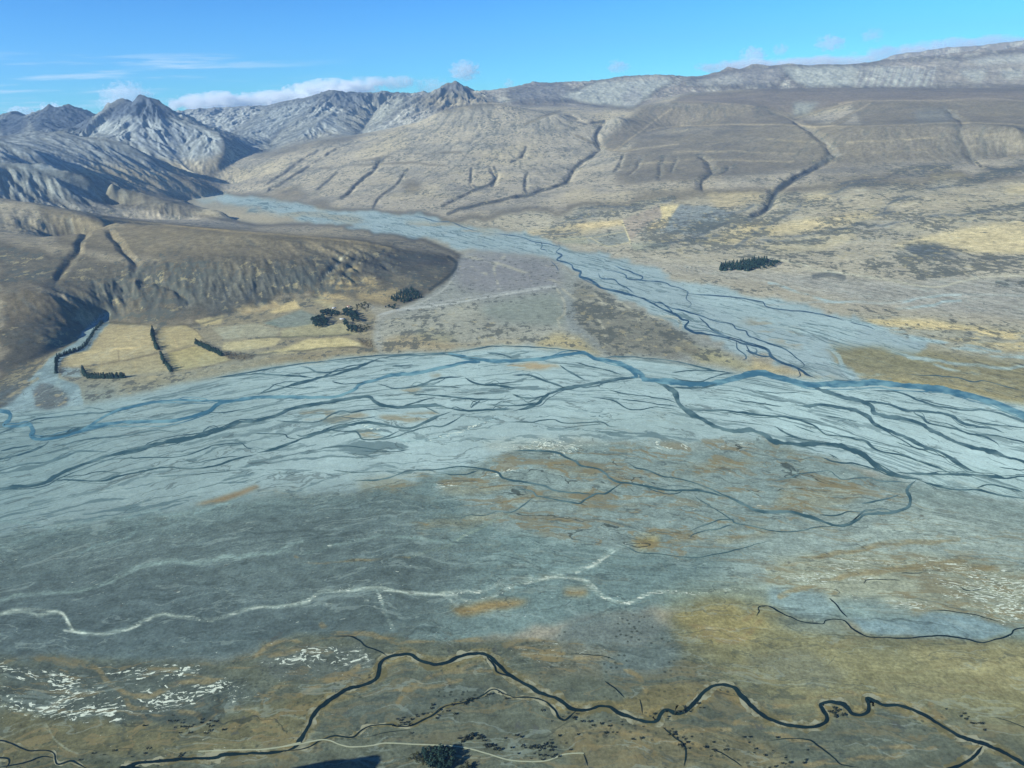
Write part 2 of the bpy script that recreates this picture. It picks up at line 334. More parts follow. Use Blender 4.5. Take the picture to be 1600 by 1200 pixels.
# side river gravel
SG = (142, 160, 168)
area("285,314 345,305 420,308 470,320 530,330 600,334 660,336 700,346 760,356 820,364 860,378 900,388 950,400 985,408 1000,418 1048,430 1060,440 1110,446 1170,458 1200,470 1290,488 1360,500 1400,520 1460,540 1420,560 1330,545 1300,550 1330,580 1350,598 1280,594 1230,575 1180,550 1150,560 1120,535 1075,520 1050,505 1000,478 960,465 930,452 905,435 880,420 868,408 800,393 740,388 712,392 660,372 600,362 540,352 470,345 440,335 380,322 320,320", SG, 1, 2, 18, {'braid': 1, 'streak': .7, 'patch': 0, 'fleck': .25})
area("1060,440 1110,446 1170,458 1290,488 1360,502 1330,530 1240,520 1160,500 1090,470", (150, 170, 177), .8, 8, 8)
for s in ["620,345 690,346 760,358 800,366 740,368 660,356", "470,328 560,340 580,352 520,345 460,335", "430,322 470,330 470,345 440,335", "1155,500 1200,500 1260,520 1250,545 1200,530", "1215,570 1260,580 1330,596 1280,595", "1255,525 1320,535 1400,560 1360,585 1320,560"]:
    area(s, (146, 142, 126), .8, 4, 6, {'streak': .6}, (.42, .52))
area("1295,540 1380,545 1480,556 1440,580 1360,580 1310,566", (124, 122, 98), .9, 6, 6, {'streak': .5})
area("250,332 330,326 420,330 470,344 420,350 330,340", (158, 150, 132), .9, 3, 3)
# the fan between the two rivers
area("712,410 722,398 740,392 800,394 868,408 905,436 930,452 960,466 1050,506 1120,536 1160,560 1250,588 1270,592 1150,580 1000,557 940,556 830,540 700,548 600,552 580,530 585,505 630,482 700,440", (134, 138, 136), 1, 4, 4, {'braid': 0, 'streak': .25, 'patch': .5, 'fleck': 0})
area("722,402 745,394 800,396 866,412 880,440 860,452 760,460 720,450 712,425", (124, 125, 130), .9, 7, 5)
area("745,478 872,456 885,500 872,512 800,506 740,492", (122, 130, 124), .8, 6, 5)
area("600,500 740,470 760,500 800,510 880,512 900,530 930,552 830,538 700,546 600,550 585,525", (150, 150, 140), .8, 6, 5, {'patch': .8})
area("600,530 640,520 720,540 790,532 830,538 700,548 600,552", (150, 138, 112), .8, 4, 4)
area("870,520 910,528 945,556 830,541", (160, 150, 118), .9, 4, 3)
area("650,515 720,525 700,536 650,530", (122, 122, 98), .5, 5, 5)
area("905,440 960,470 1050,510 1090,540 1060,560 960,556 930,530 900,500 895,460", (118, 118, 110), .95, 5, 5, {'patch': 1, 'streak': .3})
area("900,500 935,545 925,548 890,515 880,480 890,450", (118, 126, 130), .6, 5, 5)
area("1065,538 1120,548 1160,566 1230,585 1150,577 1090,566", (150, 146, 116), .85, 5, 4, {'patch': .8})
area("1065,538 1100,548 1085,556 1068,546", (104, 102, 96), .8, 3, 2)
area("1170,560 1230,578 1270,591 1180,580", (182, 164, 120), .6, 4, 3)
for s in ["870,446 884,470 884,490 872,500 880,520 900,535", "930,460 945,485 935,500 948,520 940,530 960,545", "880,440 840,430 780,412 740,405 720,402", "875,440 900,465 960,480 1000,500", "720,430 745,440 760,430 735,420", "780,450 770,420 790,400", "960,470 1000,490 1060,500 1060,530"]:
    stroke(s, 3, (164, 162, 148), .7, 2, None, (.35, .5), 4)
stroke("588,495 612,486 700,475 800,458 868,447", 2.2, (168, 172, 172), .9, 1); stroke("600,490 700,470 800,455 868,444", 1.0, (160, 164, 166), .8, 1)
stroke("580,505 612,487 650,476 690,455 712,430", 2, (160, 162, 160), .7, 1.5)
# left-bank flats: stream bed, scrub and paddocks
area("0,640 20,600 60,570 100,545 130,520 160,505 240,507 300,510 350,492 430,472 500,464 560,470 590,495 580,520 590,552 520,562 430,572 330,590 240,612 130,633", (132, 126, 108), 1, 3, 3, {'patch': .7})
area("-200,720 0,640 42,604 62,577 92,552 118,535 132,518 150,500 163,488 172,490 165,510 150,530 138,548 100,560 88,575 90,590 120,600 130,632 60,640 0,648", (122, 142, 150), 1, 2, 2, {'streak': .8, 'patch': .2})
area("-200,640 0,592 40,565 85,545 120,522 128,527 100,550 60,580 20,605 -200,690", (140, 130, 104), .9, 2, 3, {'patch': .7})
area("-20,650 0,615 55,585 52,598 25,625 0,640", (84, 92, 96), .85, 3, 3, {'patch': 1}); area("55,612 65,598 85,600 104,615 105,632 75,640 58,636", (88, 94, 96), .9, 3, 3, {'patch': 1})
area("20,640 45,628 55,638 40,648", (88, 94, 96), .85, 3, 3, {'patch': 1})
area("128,610 180,605 180,620 135,630", (104, 106, 96), .6, 4, 4, {'patch': 1})
FIELD = [("95,565 110,552 135,548 160,506 238,508 240,530 248,550 190,564 128,572 95,574", (158, 147, 116)), ("128,574 190,564 249,552 264,580 200,586 140,588", (154, 143, 112)), ("245,520 254,512 290,508 308,518 316,528 304,538 262,550 250,540", (156, 145, 112)), ("262,551 304,540 340,552 362,562 300,576 270,580", (160, 148, 106)),
         ("350,536 395,530 440,528 430,540 380,548 345,548", (178, 167, 130)), ("400,552 440,545 480,530 540,527 572,540 520,545 440,553", (180, 169, 130)), ("410,505 465,490 480,500 440,512", (112, 124, 118)), ("425,500 470,484 500,495 490,510 440,512", (120, 128, 122)), ("420,488 460,468 470,482 430,490", (184, 168, 128)), ("490,470 500,462 525,478 515,482", (150, 146, 122)), ("440,515 490,506 545,505 560,522 500,525 440,528", (148, 144, 118)), ("300,500 350,492 345,505 320,510", (172, 160, 124)), ("360,478 430,470 440,480 380,492", (156, 142, 112)), ("330,512 400,505 440,515 430,525 350,530", (146, 144, 126))]
for s, c in FIELD:
    area(s, c, 1, 1, 0, {'patch': .25, 'streak': .4})
stroke("125,574 190,564 250,551", 1.3, (112, 100, 78), .8); stroke("185,548 186,565", 1.2, (120, 106, 80), .8); stroke("172,549 182,545 205,544 220,542", 2, (190, 174, 132), .9); stroke("130,551 150,550", 2, (190, 176, 136), .8); stroke("262,551 304,540", 1.3, (110, 98, 78), .7); stroke("272,528 278,545", 1, (180, 160, 120), .6)
stroke("390,556 440,550 500,546 560,543 590,550", 2.5, (92, 90, 78), .8, 1, None, (.35, .5), 2); stroke("400,528 500,525 548,522", 2, (100, 100, 84), .8, 1, None, (.35, .5), 1.5)
stroke("165,505 240,508 300,508 360,492", 2, (92, 92, 80), .7, 1.5, None, (.35, .5), 2)
area("345,552 372,553 398,558 380,563 355,560", (92, 80, 62), .85, 2, 2); area("560,528 582,535 580,545 566,540", (92, 84, 70), .8, 2, 2)
area("95,574 126,576 128,590 96,588", (130, 148, 156), .9, 1)
area("200,590 300,580 380,570 440,560 590,550 590,556 430,574 330,592 240,612 180,610", (138, 124, 94), .8, 4, 4, {'streak': .4})
# main braided bed
area("-300,760 0,640 60,641 130,633 240,612 330,590 430,572 500,563 600,554 700,550 770,541 830,541 900,548 940,558 1000,560 1040,565 1100,575 1150,582 1250,590 1360,597 1450,607 1530,622 1600,633 1900,690 1900,830 1600,790 1430,760 1370,735 1300,722 1200,694 1100,694 1020,690 900,690 800,705 700,750 600,765 400,785 200,815 0,840 -300,900", GRAV, 1, 4, 6, {'braid': 1, 'streak': .8, 'patch': 0, 'fleck': .12, 'ochre': 0})
area("-300,760 0,640 130,632 240,612 420,575 440,640 420,700 300,790 0,840 -300,900", (128, 148, 153), .9, 45, 0); area("-300,700 0,640 130,632 200,640 100,760 0,830 -300,900", (110, 134, 140), .6, 40, 0)  # bed fades darker leftwards: dimming towards the sun put into the gravel colour
area("900,600 1060,620 1250,600 1600,640 1900,700 1900,780 1600,745 1430,740 1330,700 1200,660 1080,630", (163, 186, 192), .8, 16, 4)
for s in ["790,571 830,566 870,570 878,574 830,577 790,575", "465,645 500,640 525,642 515,652 475,655", "590,650 680,642 690,650 640,662 600,658", "560,672 610,672 590,684 565,684", "670,586 690,583 690,588 675,589", "610,608 660,605 650,615 620,614", "500,655 560,645 580,650 520,662"]:
    area(s, (160, 140, 108) if s[0] == '7' else (134, 130, 112), .85, 2, 3, None, (.36, .48))
# lower bed with old channels and rust-coloured grass
area("-300,900 0,832 200,808 400,778 600,760 700,745 800,705 900,690 1200,692 1300,722 1430,758 1600,790 1900,830 1900,1040 1600,1010 1200,960 1000,950 700,1010 500,1000 300,1030 0,1050 -300,1060", (104, 124, 126), 1, 12, 8, {'braid': .12, 'streak': .8, 'ochre': .12, 'fleck': .18, 'patch': .25, 'dots': .1})
area("-300,900 0,850 200,820 420,790 620,775 720,850 760,920 640,1000 300,1040 0,1050 -300,1070", (88, 102, 104), .95, 40, 8, {'ochre': 0})  # old dark gravel; view-angle dimming to the left is painted in too
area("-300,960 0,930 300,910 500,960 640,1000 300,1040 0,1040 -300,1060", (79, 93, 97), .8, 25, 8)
area("680,760 800,705 950,690 1190,690 1300,722 1420,760 1410,800 1320,825 1200,850 1050,868 900,850 760,820", (122, 138, 138), .9, 14, 10, {'ochre': .6, 'fleck': .25, 'braid': .1})
area("1200,830 1440,760 1600,790 1900,830 1900,960 1600,960 1400,950 1200,930 1100,900", (134, 148, 146), .9, 25, 10, {'ochre': .35, 'fleck': .3, 'braid': 0})
area("1300,840 1440,800 1600,850 1600,880 1400,870", (148, 162, 158), .6, 18, 8)
area("1200,870 1420,860 1560,880 1700,900 1700,985 1560,970 1440,950 1300,935 1200,920", (140, 144, 128), .8, 14, 10, {'ochre': .6, 'fleck': .8})
area("880,655 1060,645 1130,675 1000,690 900,680", (140, 160, 164), .8, 12, 6, {'ochre': .15})
area("750,690 900,680 950,690 860,705 770,705", (150, 158, 152), .6, 6, 6, {'fleck': .95})
area("1020,690 1170,690 1180,700 1060,705 1000,700", (140, 150, 148), .6, 6, 6, {'fleck': .8, 'ochre': .8})
area("1480,720 1700,745 1900,760 1900,830 1600,785 1440,760", (152, 176, 180), .6, 8, 4)
for s in ["980,840 1030,832 1075,835 1110,840 1090,848 1030,858 1000,860", "870,812 900,812 896,820 876,820", "1100,830 1200,825 1220,835 1150,850 1090,845", "1150,808 1200,820 1200,830 1150,815", "560,752 680,738 690,744 620,762 570,765", "690,750 780,738 800,760 760,778 700,770", "640,815 720,808 800,785 830,770 820,790 740,825 660,830", "800,775 900,770 1000,785 980,800 880,795 810,790", "840,715 920,725 990,750 940,755 860,735", "1040,735 1120,720 1200,715 1160,728 1080,742", "1210,700 1270,712 1240,718 1200,712", "1230,760 1300,750 1360,760 1330,790 1260,800 1210,790", "390,768 440,765 480,762 440,770"]:
    area(s, OCH, .35, 5, 12, {'ochre': .8}, (.36, .52))
area("990,842 1030,836 1028,852 1000,858", (150, 132, 84), .8, 5, 3)
area("300,790 350,775 400,758 405,762 350,785", (130, 104, 70), .7, 2, 2)
# silt-filled dry channels
for s, w, c, a in [("0,936 50,928 100,924 150,915 185,900 240,880 300,878 350,874 400,866 440,860 470,843", 7, (122, 142, 142), .75), ("0,815 37,817 85,828 125,817 165,807 190,810 225,800 245,800 250,806 300,801 337,790 390,777", 7, (118, 142, 146), .7), ("0,857 50,840 82,830", 4, (116, 140, 144), .7), ("120,865 162,850 200,840 212,825 230,810", 4, (112, 134, 136), .7), ("180,900 215,885 262,876 315,880 350,872 400,865", 7, (122, 142, 142), .7), ("0,960 20,953 40,955 60,962 90,957 103,965 112,984 150,991 190,985 230,968 255,960 290,965 330,968 380,955 400,948 440,948 480,940 500,926 540,921 600,922 660,927 700,928 730,940 760,935 800,915 840,905 870,902 910,905 930,925 960,940 985,942 1005,932 1025,924 1050,926", 6, (150, 164, 158), .75),
                   ("0,958 30,950 60,955 90,956 105,970 115,986", 4, (170, 184, 178), .7), ("690,928 716,946", 5, (160, 174, 168), .7), ("820,910 870,895 910,888 940,875 960,858 980,853", 8, (142, 160, 158), .7), ("700,928 760,922 790,905 830,900", 5, (150, 164, 160), .7), ("1050,925 1100,928 1120,922 1200,918 1260,912", 5, (150, 166, 160), .6), ("620,840 700,845 740,830 760,815", 5, (116, 136, 134), .6), ("640,870 690,855 720,840 800,800", 4, (120, 136, 126), .6), ("430,860 480,862 520,852 600,838 660,842", 5, (112, 132, 132), .6), ("590,925 600,950 610,975 615,985", 6, (130, 148, 146), .6), ("880,985 960,965 1000,960", 9, (122, 140, 142), .6),
                   ("560,660 640,690 700,680 780,650", 6, (146, 176, 184), .5), ("680,760 800,735 900,700", 9, (136, 158, 162), .5)]:
    stroke(s, w*1.0, c, a*.42, 1.5, {'fleck': .8 if c[0] > 125 else .35}, None, 2); stroke(s, w*.4, c, a*.8, .8, None, (.38, .52), 5); stroke(s, w*.3, c, a*.6, .8, None, (.42, .54), 8)
stroke("100,985 150,991 200,984 235,967", 2.6, (186, 198, 192), .75, 1, None, (.35, .45)); stroke("20,953 60,955 95,956 106,972 114,985", 2.4, (186, 198, 192), .75, 1, None, (.4, .5)); stroke("290,964 340,965 385,954 410,948", 2, (186, 198, 192), .75, 1, None, (.4, .5)); stroke("600,922 660,927 700,930 725,927", 2.2, (186, 198, 192), .75, 1, None, (.35, .45)); stroke("880,902 920,908 940,928 970,942 990,940", 2.2, (186, 198, 192), .75, 1, None, (.35, .5)); stroke("900,895 925,884 945,872 960,862", 2.4, (186, 198, 192), .75, 1, None, (.35, .5)); stroke("585,948 600,958 610,974", 2.6, (186, 198, 192), .75, 1, None, (.35, .5)); stroke("510,944 540,938 575,938", 2.6, (186, 198, 192), .75, 1, None, (.42, .52)); stroke("820,912 860,902 880,902", 2, (186, 198, 192), .75, 1, None, (.35, .5)); stroke("1005,933 1030,923 1060,927", 2, (186, 198, 192), .75, 1, None, (.35, .5))
# foreground terrace
area("-300,1060 0,1030 150,1025 300,1040 400,1020 480,985 540,990 650,1000 800,1000 1000,1010 1100,935 1200,945 1340,985 1480,998 1600,1000 1900,1010 1900,1500 -300,1500", (88, 95, 86), 1, 10, 10, {'braid': 0, 'ochre': .3, 'fleck': .1, 'patch': .35, 'dots': .5, 'streak': .7})
area("1040,940 1160,925 1240,960 1360,1000 1600,1010 1900,1030 1900,1250 1600,1150 1440,1100 1360,1090 1250,1120 1150,1060 1060,1010", (130, 128, 98), .9, 22, 12, {'ochre': .2, 'patch': .15, 'dots': .1})
area("1380,1000 1600,1010 1900,1020 1900,1100 1600,1080 1450,1040", (140, 136, 104), .7, 18, 8)
area("1160,1020 1250,1010 1330,1060 1280,1080 1200,1060", (112, 116, 102), .7, 15, 8); area("900,960 1010,955 1060,1000 1050,1050 940,1060 860,1000", (92, 106, 108), .8, 18, 8, {'ochre': .1, 'dots': .8})
area("1060,960 1130,945 1190,960 1190,1000 1110,1010", (146, 136, 94), .6, 10, 8, {'ochre': .5})
area("700,950 800,935 830,938 800,950 720,962", (134, 116, 80), .9, 4, 4); area("882,920 915,918 918,930 885,932", (134, 116, 80), .8, 4, 4)
area("0,1040 150,1032 330,1048 420,1080 330,1130 160,1130 0,1120", (76, 86, 84), .8, 12, 8, {'fleck': 1, 'ochre': .4, 'dots': .3}); area("400,1030 480,1005 560,1005 590,1030 560,1060 440,1065", (88, 98, 98), .6, 8, 8, {'fleck': 1, 'ochre': .4})
area("0,1110 200,1130 330,1130 440,1090 520,1070 470,1150 380,1172 0,1185", (98, 97, 75), .8, 12, 8, {'ochre': .5, 'fleck': .15})
area("640,1060 760,1070 800,1090 690,1110 560,1140 520,1110", (84, 94, 90), .7, 12, 8, {'dots': .9, 'ochre': .2})
area("800,1010 900,1000 950,1020 930,1060 850,1050", (102, 102, 90), .6, 10, 8, {'ochre': .7, 'fleck': .4})
area("860,1130 1040,1130 1200,1160 1240,1200 900,1200", (110, 106, 84), .7, 14, 10, {'ochre': .4, 'dots': .6}); area("960,1100 1060,1060 1120,1080 1080,1110 1010,1130", (116, 108, 78), .7, 8, 8)
area("1200,965 1290,972 1330,984 1300,990 1240,985", (126, 140, 138), .7, 6, 4)
area("1200,915 1290,925 1310,950 1285,974 1240,962 1200,945", (122, 142, 146), .9, 5, 4, {'ochre': 0, 'fleck': .05}); area("1330,965 1430,970 1450,955 1500,958 1560,975 1580,985 1540,1001 1440,993 1380,994 1345,985", (118, 140, 148), .95, 3, 3, {'ochre': 0, 'fleck': 0})
area("1380,935 1420,925 1500,930 1500,950 1440,955 1390,948", (136, 140, 126), .6, 6, 5, {'fleck': 1}); area("1560,930 1640,935 1640,965 1570,960", (136, 140, 126), .6, 6, 5, {'fleck': .9})
for s, w in [("230,1045 320,1055 360,1045 400,1038 440,1025 475,1005", 6), ("145,1040 165,1058 190,1078 230,1088 290,1068 360,1055", 7), ("190,1080 215,1110 300,1112 310,1118", 7), ("400,1088 450,1070 500,1068 560,1042", 7), ("400,1140 440,1115 480,1080 500,1070", 6), ("500,975 520,990 560,990 610,1000 680,1008 760,1000", 7), ("600,1090 700,1050 780,1025", 5), ("700,1060 720,1050 770,1050", 6), ("800,1000 850,1000 880,1020 820,1025", 8), ("900,1030 960,1035 1000,1060 1010,1080", 6), ("1000,1110 1060,1118 1100,1090 1130,1080 1170,1110", 8), ("1150,1130 1200,1140 1300,1170 1380,1165 1420,1170", 8), ("1300,1090 1330,1085 1360,1105 1330,1120", 8), ("1450,1100 1500,1140 1560,1180", 7), ("1260,1195 1400,1180 1460,1170", 7), ("1180,945 1170,965 1130,985 1080,975", 5), ("1190,970 1160,995 1120,1005", 6), ("1220,930 1300,905 1400,890 1500,880 1560,890", 8), ("1200,890 1280,870 1400,850 1500,840", 7), ("480,1005 440,1002 400,1025", 5), ("340,1110 380,1110 420,1130", 6), ("900,1150 960,1140 1020,1150 1100,1170", 8), ("880,1180 940,1170 1000,1185", 8), ("460,870 520,880 640,870", 3), ("950,1180 1050,1150 1140,1140", 6), ("620,1100 640,1080 720,1062", 5), ("1210,1105 1260,1095 1300,1100", 6)]:
    stroke(s, w, (132, 119, 88), .6, 2.5, {'ochre': .55, 'fleck': .2}, (.36, .56), 6)
stroke("0,1100 20,1107 55,1118 72,1132 85,1155 110,1174 122,1178", 2.6, (128, 134, 120), .8, 1); stroke("0,1155 30,1143 55,1132 72,1132", 2, (126, 132, 118), .7, 1)
area("0,1188 100,1185 200,1192 260,1200 0,1400", (70, 76, 62), .5, 8, 6, {'dots': .9})
# rust-lined banks beside the small foreground rivers
for s in ["445,1176 482,1135 520,1090 570,1070 592,1050 602,1029 640,1022 685,1038 735,1022 760,1022 785,1045", "800,1057 850,1085 897,1109 950,1104 1005,1126 1042,1109 1072,1110 1125,1070 1170,1100 1200,1122 1275,1135 1292,1117 1282,1100 1325,1106 1357,1111 1354,1091 1405,1102 1450,1120 1500,1150 1575,1179"]:
    stroke(s, 18, (122, 112, 78), .7, 6, {'dots': .8}, (.35, .5), 4)
# hillside cover
BR = (78, 80, 80)
for s, c, a, so in [("0,380 100,400 180,420 300,400 420,400 520,395 600,390 690,400 712,412 690,445 640,462 560,470 480,455 400,470 330,495 240,505 165,500 100,450 0,440", (112, 109, 99), .7, 12), ("300,425 400,430 470,415 500,440 420,470 340,490 290,470", (90, 93, 91), .65, 8), ("560,390 620,392 690,402 712,410 690,420 620,410", (72, 70, 72), .8, 4), ("560,385 600,398 605,440 560,430 545,400", (72, 74, 76), .6, 6)]:
    area(s, c, a, so, 8, {'patch': .8})
for s in ["545,430 580,430 600,445 560,455 530,450", "610,425 640,430 680,445 665,455 620,440", "660,415 700,420 690,435 665,425", "505,440 520,430 545,455 520,458", "520,420 560,415 560,425 525,432", "560,455 620,450 640,462 600,478 560,470", "450,460 520,455 560,468 520,475 470,472"]:
    area(s, (166, 150, 114), .75, 3, 7, None, (.38, .5))
stroke("546,392 532,405 528,412 515,425 503,435", 2.0, (196, 196, 180), .9, 1)
area("60,330 200,348 400,366 560,378 620,388 560,396 400,372 250,362 120,350", (146, 132, 104), .5, 6, 3)
stroke("160,341 250,350 330,358 400,364 480,370 560,378 610,388", 3, (180, 162, 124), .75, 2)
area("0,450 60,455 130,480 120,505 60,520 0,510", (120, 110, 92), .6, 8, 6); area("0,520 60,500 120,510 100,540 40,570 0,590", (92, 92, 86), .7, 8, 7, {'patch': .9}); area("50,530 110,515 115,525 70,545", (152, 140, 110), .7, 3, 5, None, (.4, .5))
for s in ["420,300 470,290 480,310 440,312", "480,310 520,318 500,326", "640,280 665,290 650,300 630,295"]: area(s, (186, 170, 136), .5, 5, 5)
for s in ["1010,205 1060,197 1200,195 1290,197 1400,196 1500,192 1600,195", "1050,159 1110,160 1180,166", "1310,162 1340,158 1400,157 1470,157 1540,154 1600,158", "900,212 960,235 1000,232 1060,225", "1225,180 1262,198 1305,195 1330,182", "820,195 850,182 875,174", "700,165 740,160 790,163", "1240,185 1270,176 1330,160", "1300,193 1330,178 1360,162", "1050,170 1000,205 960,235"]:
    stroke(s, 2.4, (192, 178, 148), .6, 1.2, None, None, 1)  # sunlit tussock crests, their brightness painted in as paler tan
for s, dep, hw in GULLIES:
    if dep >= 14: stroke(s, 2.6 if dep < 50 else 4, (80, 85, 92), .75, 1.5, {'patch': .9}, (.34, .47), 4); stroke(s, 14 if dep < 50 else 22, None, 1, 6, {'patch': .7}, (.4, .6), 3)
stroke('1310,240 1285,256 1255,272 1230,288 1212,300 1202,322 1180,338 1165,345', 7, (74, 80, 90), .85, 1.5, None, None, 3)

# high country: scree faces, tussock foot slopes, dark crags (positions on the slopes that face the valley)
SC = (146, 154, 162); FT = (150, 142, 126); CRG = (66, 74, 90); PS = (152, 156, 154)
for s, c, a, so in [("-60,225 35,205 75,206 120,214 190,222 235,248 280,275 240,275 160,262 90,272 0,256 -60,250", SC, .8, 4), ("85,268 160,255 240,262 300,285 345,300 330,312 290,312 240,306 160,282", FT, .9, 6), ("150,186 218,150 270,182 350,212 352,238 300,272 240,246 210,230 160,214 120,212", SC, .85, 4), ("240,250 280,250 345,245 350,256 320,288 270,268", FT, .8, 5),
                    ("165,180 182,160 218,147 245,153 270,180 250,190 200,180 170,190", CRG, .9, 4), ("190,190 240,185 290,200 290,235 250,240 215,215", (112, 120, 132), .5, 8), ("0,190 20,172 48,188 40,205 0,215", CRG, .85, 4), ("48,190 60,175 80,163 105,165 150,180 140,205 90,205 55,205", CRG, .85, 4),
                    ("-60,255 40,257 100,268 150,284 200,300 200,318 120,316 -60,306", (134, 140, 142), .8, 4), ("150,284 260,312 300,322 260,330 160,318", (120, 116, 104), .8, 5), ("355,215 400,185 430,165 500,150 520,141 500,160 440,205 400,240", (142, 150, 158), .85, 5), ("395,245 440,215 500,185 520,178 560,212 500,218 430,236", SC, .8, 5), ("400,246 450,225 510,205 560,214 500,222 430,240", FT, .7, 6),
                    ("520,141 560,145 590,150 575,170 540,172 515,160", (98, 106, 120), .7, 5), ("560,165 605,142 632,145 628,160 590,190 560,210 530,200", (146, 146, 140), .7, 6), ("590,170 632,146 640,160 610,184 575,200", PS, .6, 4), ("690,133 715,129 738,140 715,145 695,142", (96, 98, 108), .85, 2),
                    ("640,160 690,145 760,150 780,160 690,172", (150, 142, 126), .8, 5), ("790,142 870,130 900,145 870,160 800,160", (126, 126, 130), .85, 5), ("868,152 905,138 930,128 975,122 1025,116 1060,124 1020,146 990,170 940,166", PS, .95, 3), ("970,150 990,138 1005,140 1000,165 975,168", (132, 132, 134), .7, 4), ("930,127 1030,114 1065,121 1030,124 960,128", (140, 136, 130), .7, 2),
                    ("1060,130 1120,116 1180,104 1230,104 1220,136 1100,134", (132, 130, 130), .9, 4), ("1085,128 1150,115 1165,132 1100,136", (160, 162, 158), .5, 4), ("1220,104 1345,101 1335,136 1262,137 1240,128", PS, .95, 3), ("1335,102 1440,96 1450,136 1330,137", (150, 150, 146), .9, 4), ("1345,98 1430,92 1470,95 1460,110 1400,106", (134, 128, 124), .85, 3), ("1440,95 1600,80 1800,75 1800,137 1450,137", (140, 136, 132), .9, 4), ("1510,92 1600,84 1700,84 1690,100 1600,98 1530,102", (156, 158, 156), .8, 3), ("1495,108 1545,110 1530,132 1510,122", PS, .7, 3), ("1560,110 1600,108 1600,122 1575,124", PS, .7, 3), ("1360,108 1400,104 1440,110 1430,135 1395,135", PS, .6, 4, )]:
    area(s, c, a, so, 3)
for k in range(46):
    x = 1345+k*2.6; stroke(f"{x},{104+(k*7)%9} {x-6-(k*5)%7},{134}", 1.6+(k % 3)*.5, PS if k % 2 else (122, 120, 122), .7, 1)
area("1070,150 1180,140 1330,138 1600,140 1800,138 1800,158 1600,160 1460,158 1330,160 1240,180 1180,166 1050,160", (138, 128, 120), .75, 3)
area("1010,165 1180,168 1240,185 1290,195 1200,196 1060,198 1000,210 960,235 940,225", (148, 138, 124), .6, 4); area("1330,160 1600,158 1800,155 1800,193 1500,192 1350,196", (146, 138, 124), .6, 4)
area("1000,212 1200,200 1500,196 1800,195 1800,245 1600,242 1300,256 1060,280 960,285", (144, 138, 128), .6, 6)
area("1240,160 1280,160 1262,180 1238,182", (150, 160, 160), .6, 3); area("1430,172 1470,168 1500,182 1480,192 1430,192", (118, 122, 124), .6, 4)
for s in ["960,240 1100,236 1250,240", "1000,256 1120,250 1240,252", "1330,240 1460,232 1600,222", "1320,222 1450,216 1600,210", "1100,224 1200,218 1280,222", "560,250 640,240 720,238", "500,262 620,255 700,258"]:
    stroke(s, 2.2, (172, 160, 134), .5, 1.5, None, (.3, .55), 2)

area("100,440 200,440 300,430 420,432 500,436 500,460 420,470 340,492 240,506 170,500", None, 1, 6, 6, {'patch': .8})
area("540,395 620,392 700,404 712,412 690,440 640,455 580,445", None, 1, 6, 6, {'patch': .75})
area("0,470 110,480 120,500 60,540 0,580", None, 1, 6, 6, {'patch': .6})
area("905,440 960,470 1050,510 1090,540 1060,558 960,552 930,525 905,495 895,460", None, 1, 4, 6, {'patch': .95})

for s, w in [("1330,500 1420,522 1500,545 1600,560 1700,570", 5), ("1300,520 1400,548 1480,566 1600,575", 4), ("1260,545 1330,580 1390,590", 3), ("1210,500 1300,545 1320,575 1335,596", 6), ("1350,508 1450,532 1560,548", 3), ("1180,480 1260,510 1330,540", 4), ("1200,440 1300,470 1400,478 1500,470", 3), ("1290,470 1380,474 1430,465 1500,462", 2.5), ("1420,555 1480,575 1560,590", 3)]:
    stroke(s, w, (150, 172, 180), .75, 1.5, None, (.34, .5), 5)

area("-200,715 0,638 36,604 58,580 76,560 96,548 116,535 126,518 146,501 163,488 173,491 166,508 152,526 139,547 101,557 89,572 89,592 122,602 130,632 60,640 0,648 -200,740", (124, 144, 152), 1, 1, 3, {'streak': 1, 'patch': .12, 'braid': .3, 'ochre': 0})
area("-20,650 0,615 42,592 50,600 25,625 0,640", (84, 92, 96), .85, 2, 4, {'patch': 1}); area("55,612 65,598 85,600 104,615 105,632 75,640 58,636", (88, 94, 96), .9, 2, 4, {'patch': 1})
stroke("128,515 118,534 98,545 74,556 54,576 30,600 0,625", 2.5, (82, 84, 80), .7, 1, None, (.3, .45), 2)
stroke("60,592 20,615 0,630 -60,665", 4, (146, 136, 108), .7, 1.5, None, (.3, .5), 2)
for s in ["185,508 178,548", "205,508 202,545", "222,508 222,540", "160,560 156,586", "210,562 214,584", "280,512 284,540", "295,550 310,572", "275,555 288,578"]:
    stroke(s, 1.4, (176, 160, 124), .35, .8)
stroke("95,565 110,552 135,548 160,506 238,508", 1.6, (96, 90, 70), .5, .8); stroke("245,520 254,512 290,508 308,518 316,528 340,552 362,562 300,577 270,581", 1.5, (108, 98, 74), .5, .8)

stroke("1196,401 1225,407 1258,413 1268,421 1300,425 1350,432 1400,440 1440,447 1470,448 1500,440 1540,433 1600,431 1720,433", 2.0, (176, 174, 158), .85, .8); stroke("1392,379 1420,395 1450,408 1500,426", 1.5, (170, 166, 148), .7, .8); stroke("1100,352 1180,340 1250,330 1330,326 1420,318 1520,312", 1.2, (172, 164, 140), .5, 1)
stroke("1200,477 1300,471 1380,474 1430,466 1480,460 1600,462", 2.2, (160, 168, 168), .6, 1.2)
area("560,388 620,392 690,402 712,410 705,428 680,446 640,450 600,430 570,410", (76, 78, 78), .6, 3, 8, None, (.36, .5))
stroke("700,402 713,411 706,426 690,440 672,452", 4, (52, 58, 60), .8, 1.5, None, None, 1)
area("1010,345 1120,335 1200,345 1210,372 1130,392 1040,398 1000,380", None, 1, 6, 10, {'patch': 1}); area("1390,385 1480,380 1560,400 1640,412 1640,428 1500,420 1420,416", None, 1, 5, 10, {'patch': 1}); area("1240,318 1400,300 1560,300 1600,330 1450,352 1330,360 1250,345", None, 1, 8, 10, {'patch': .8})

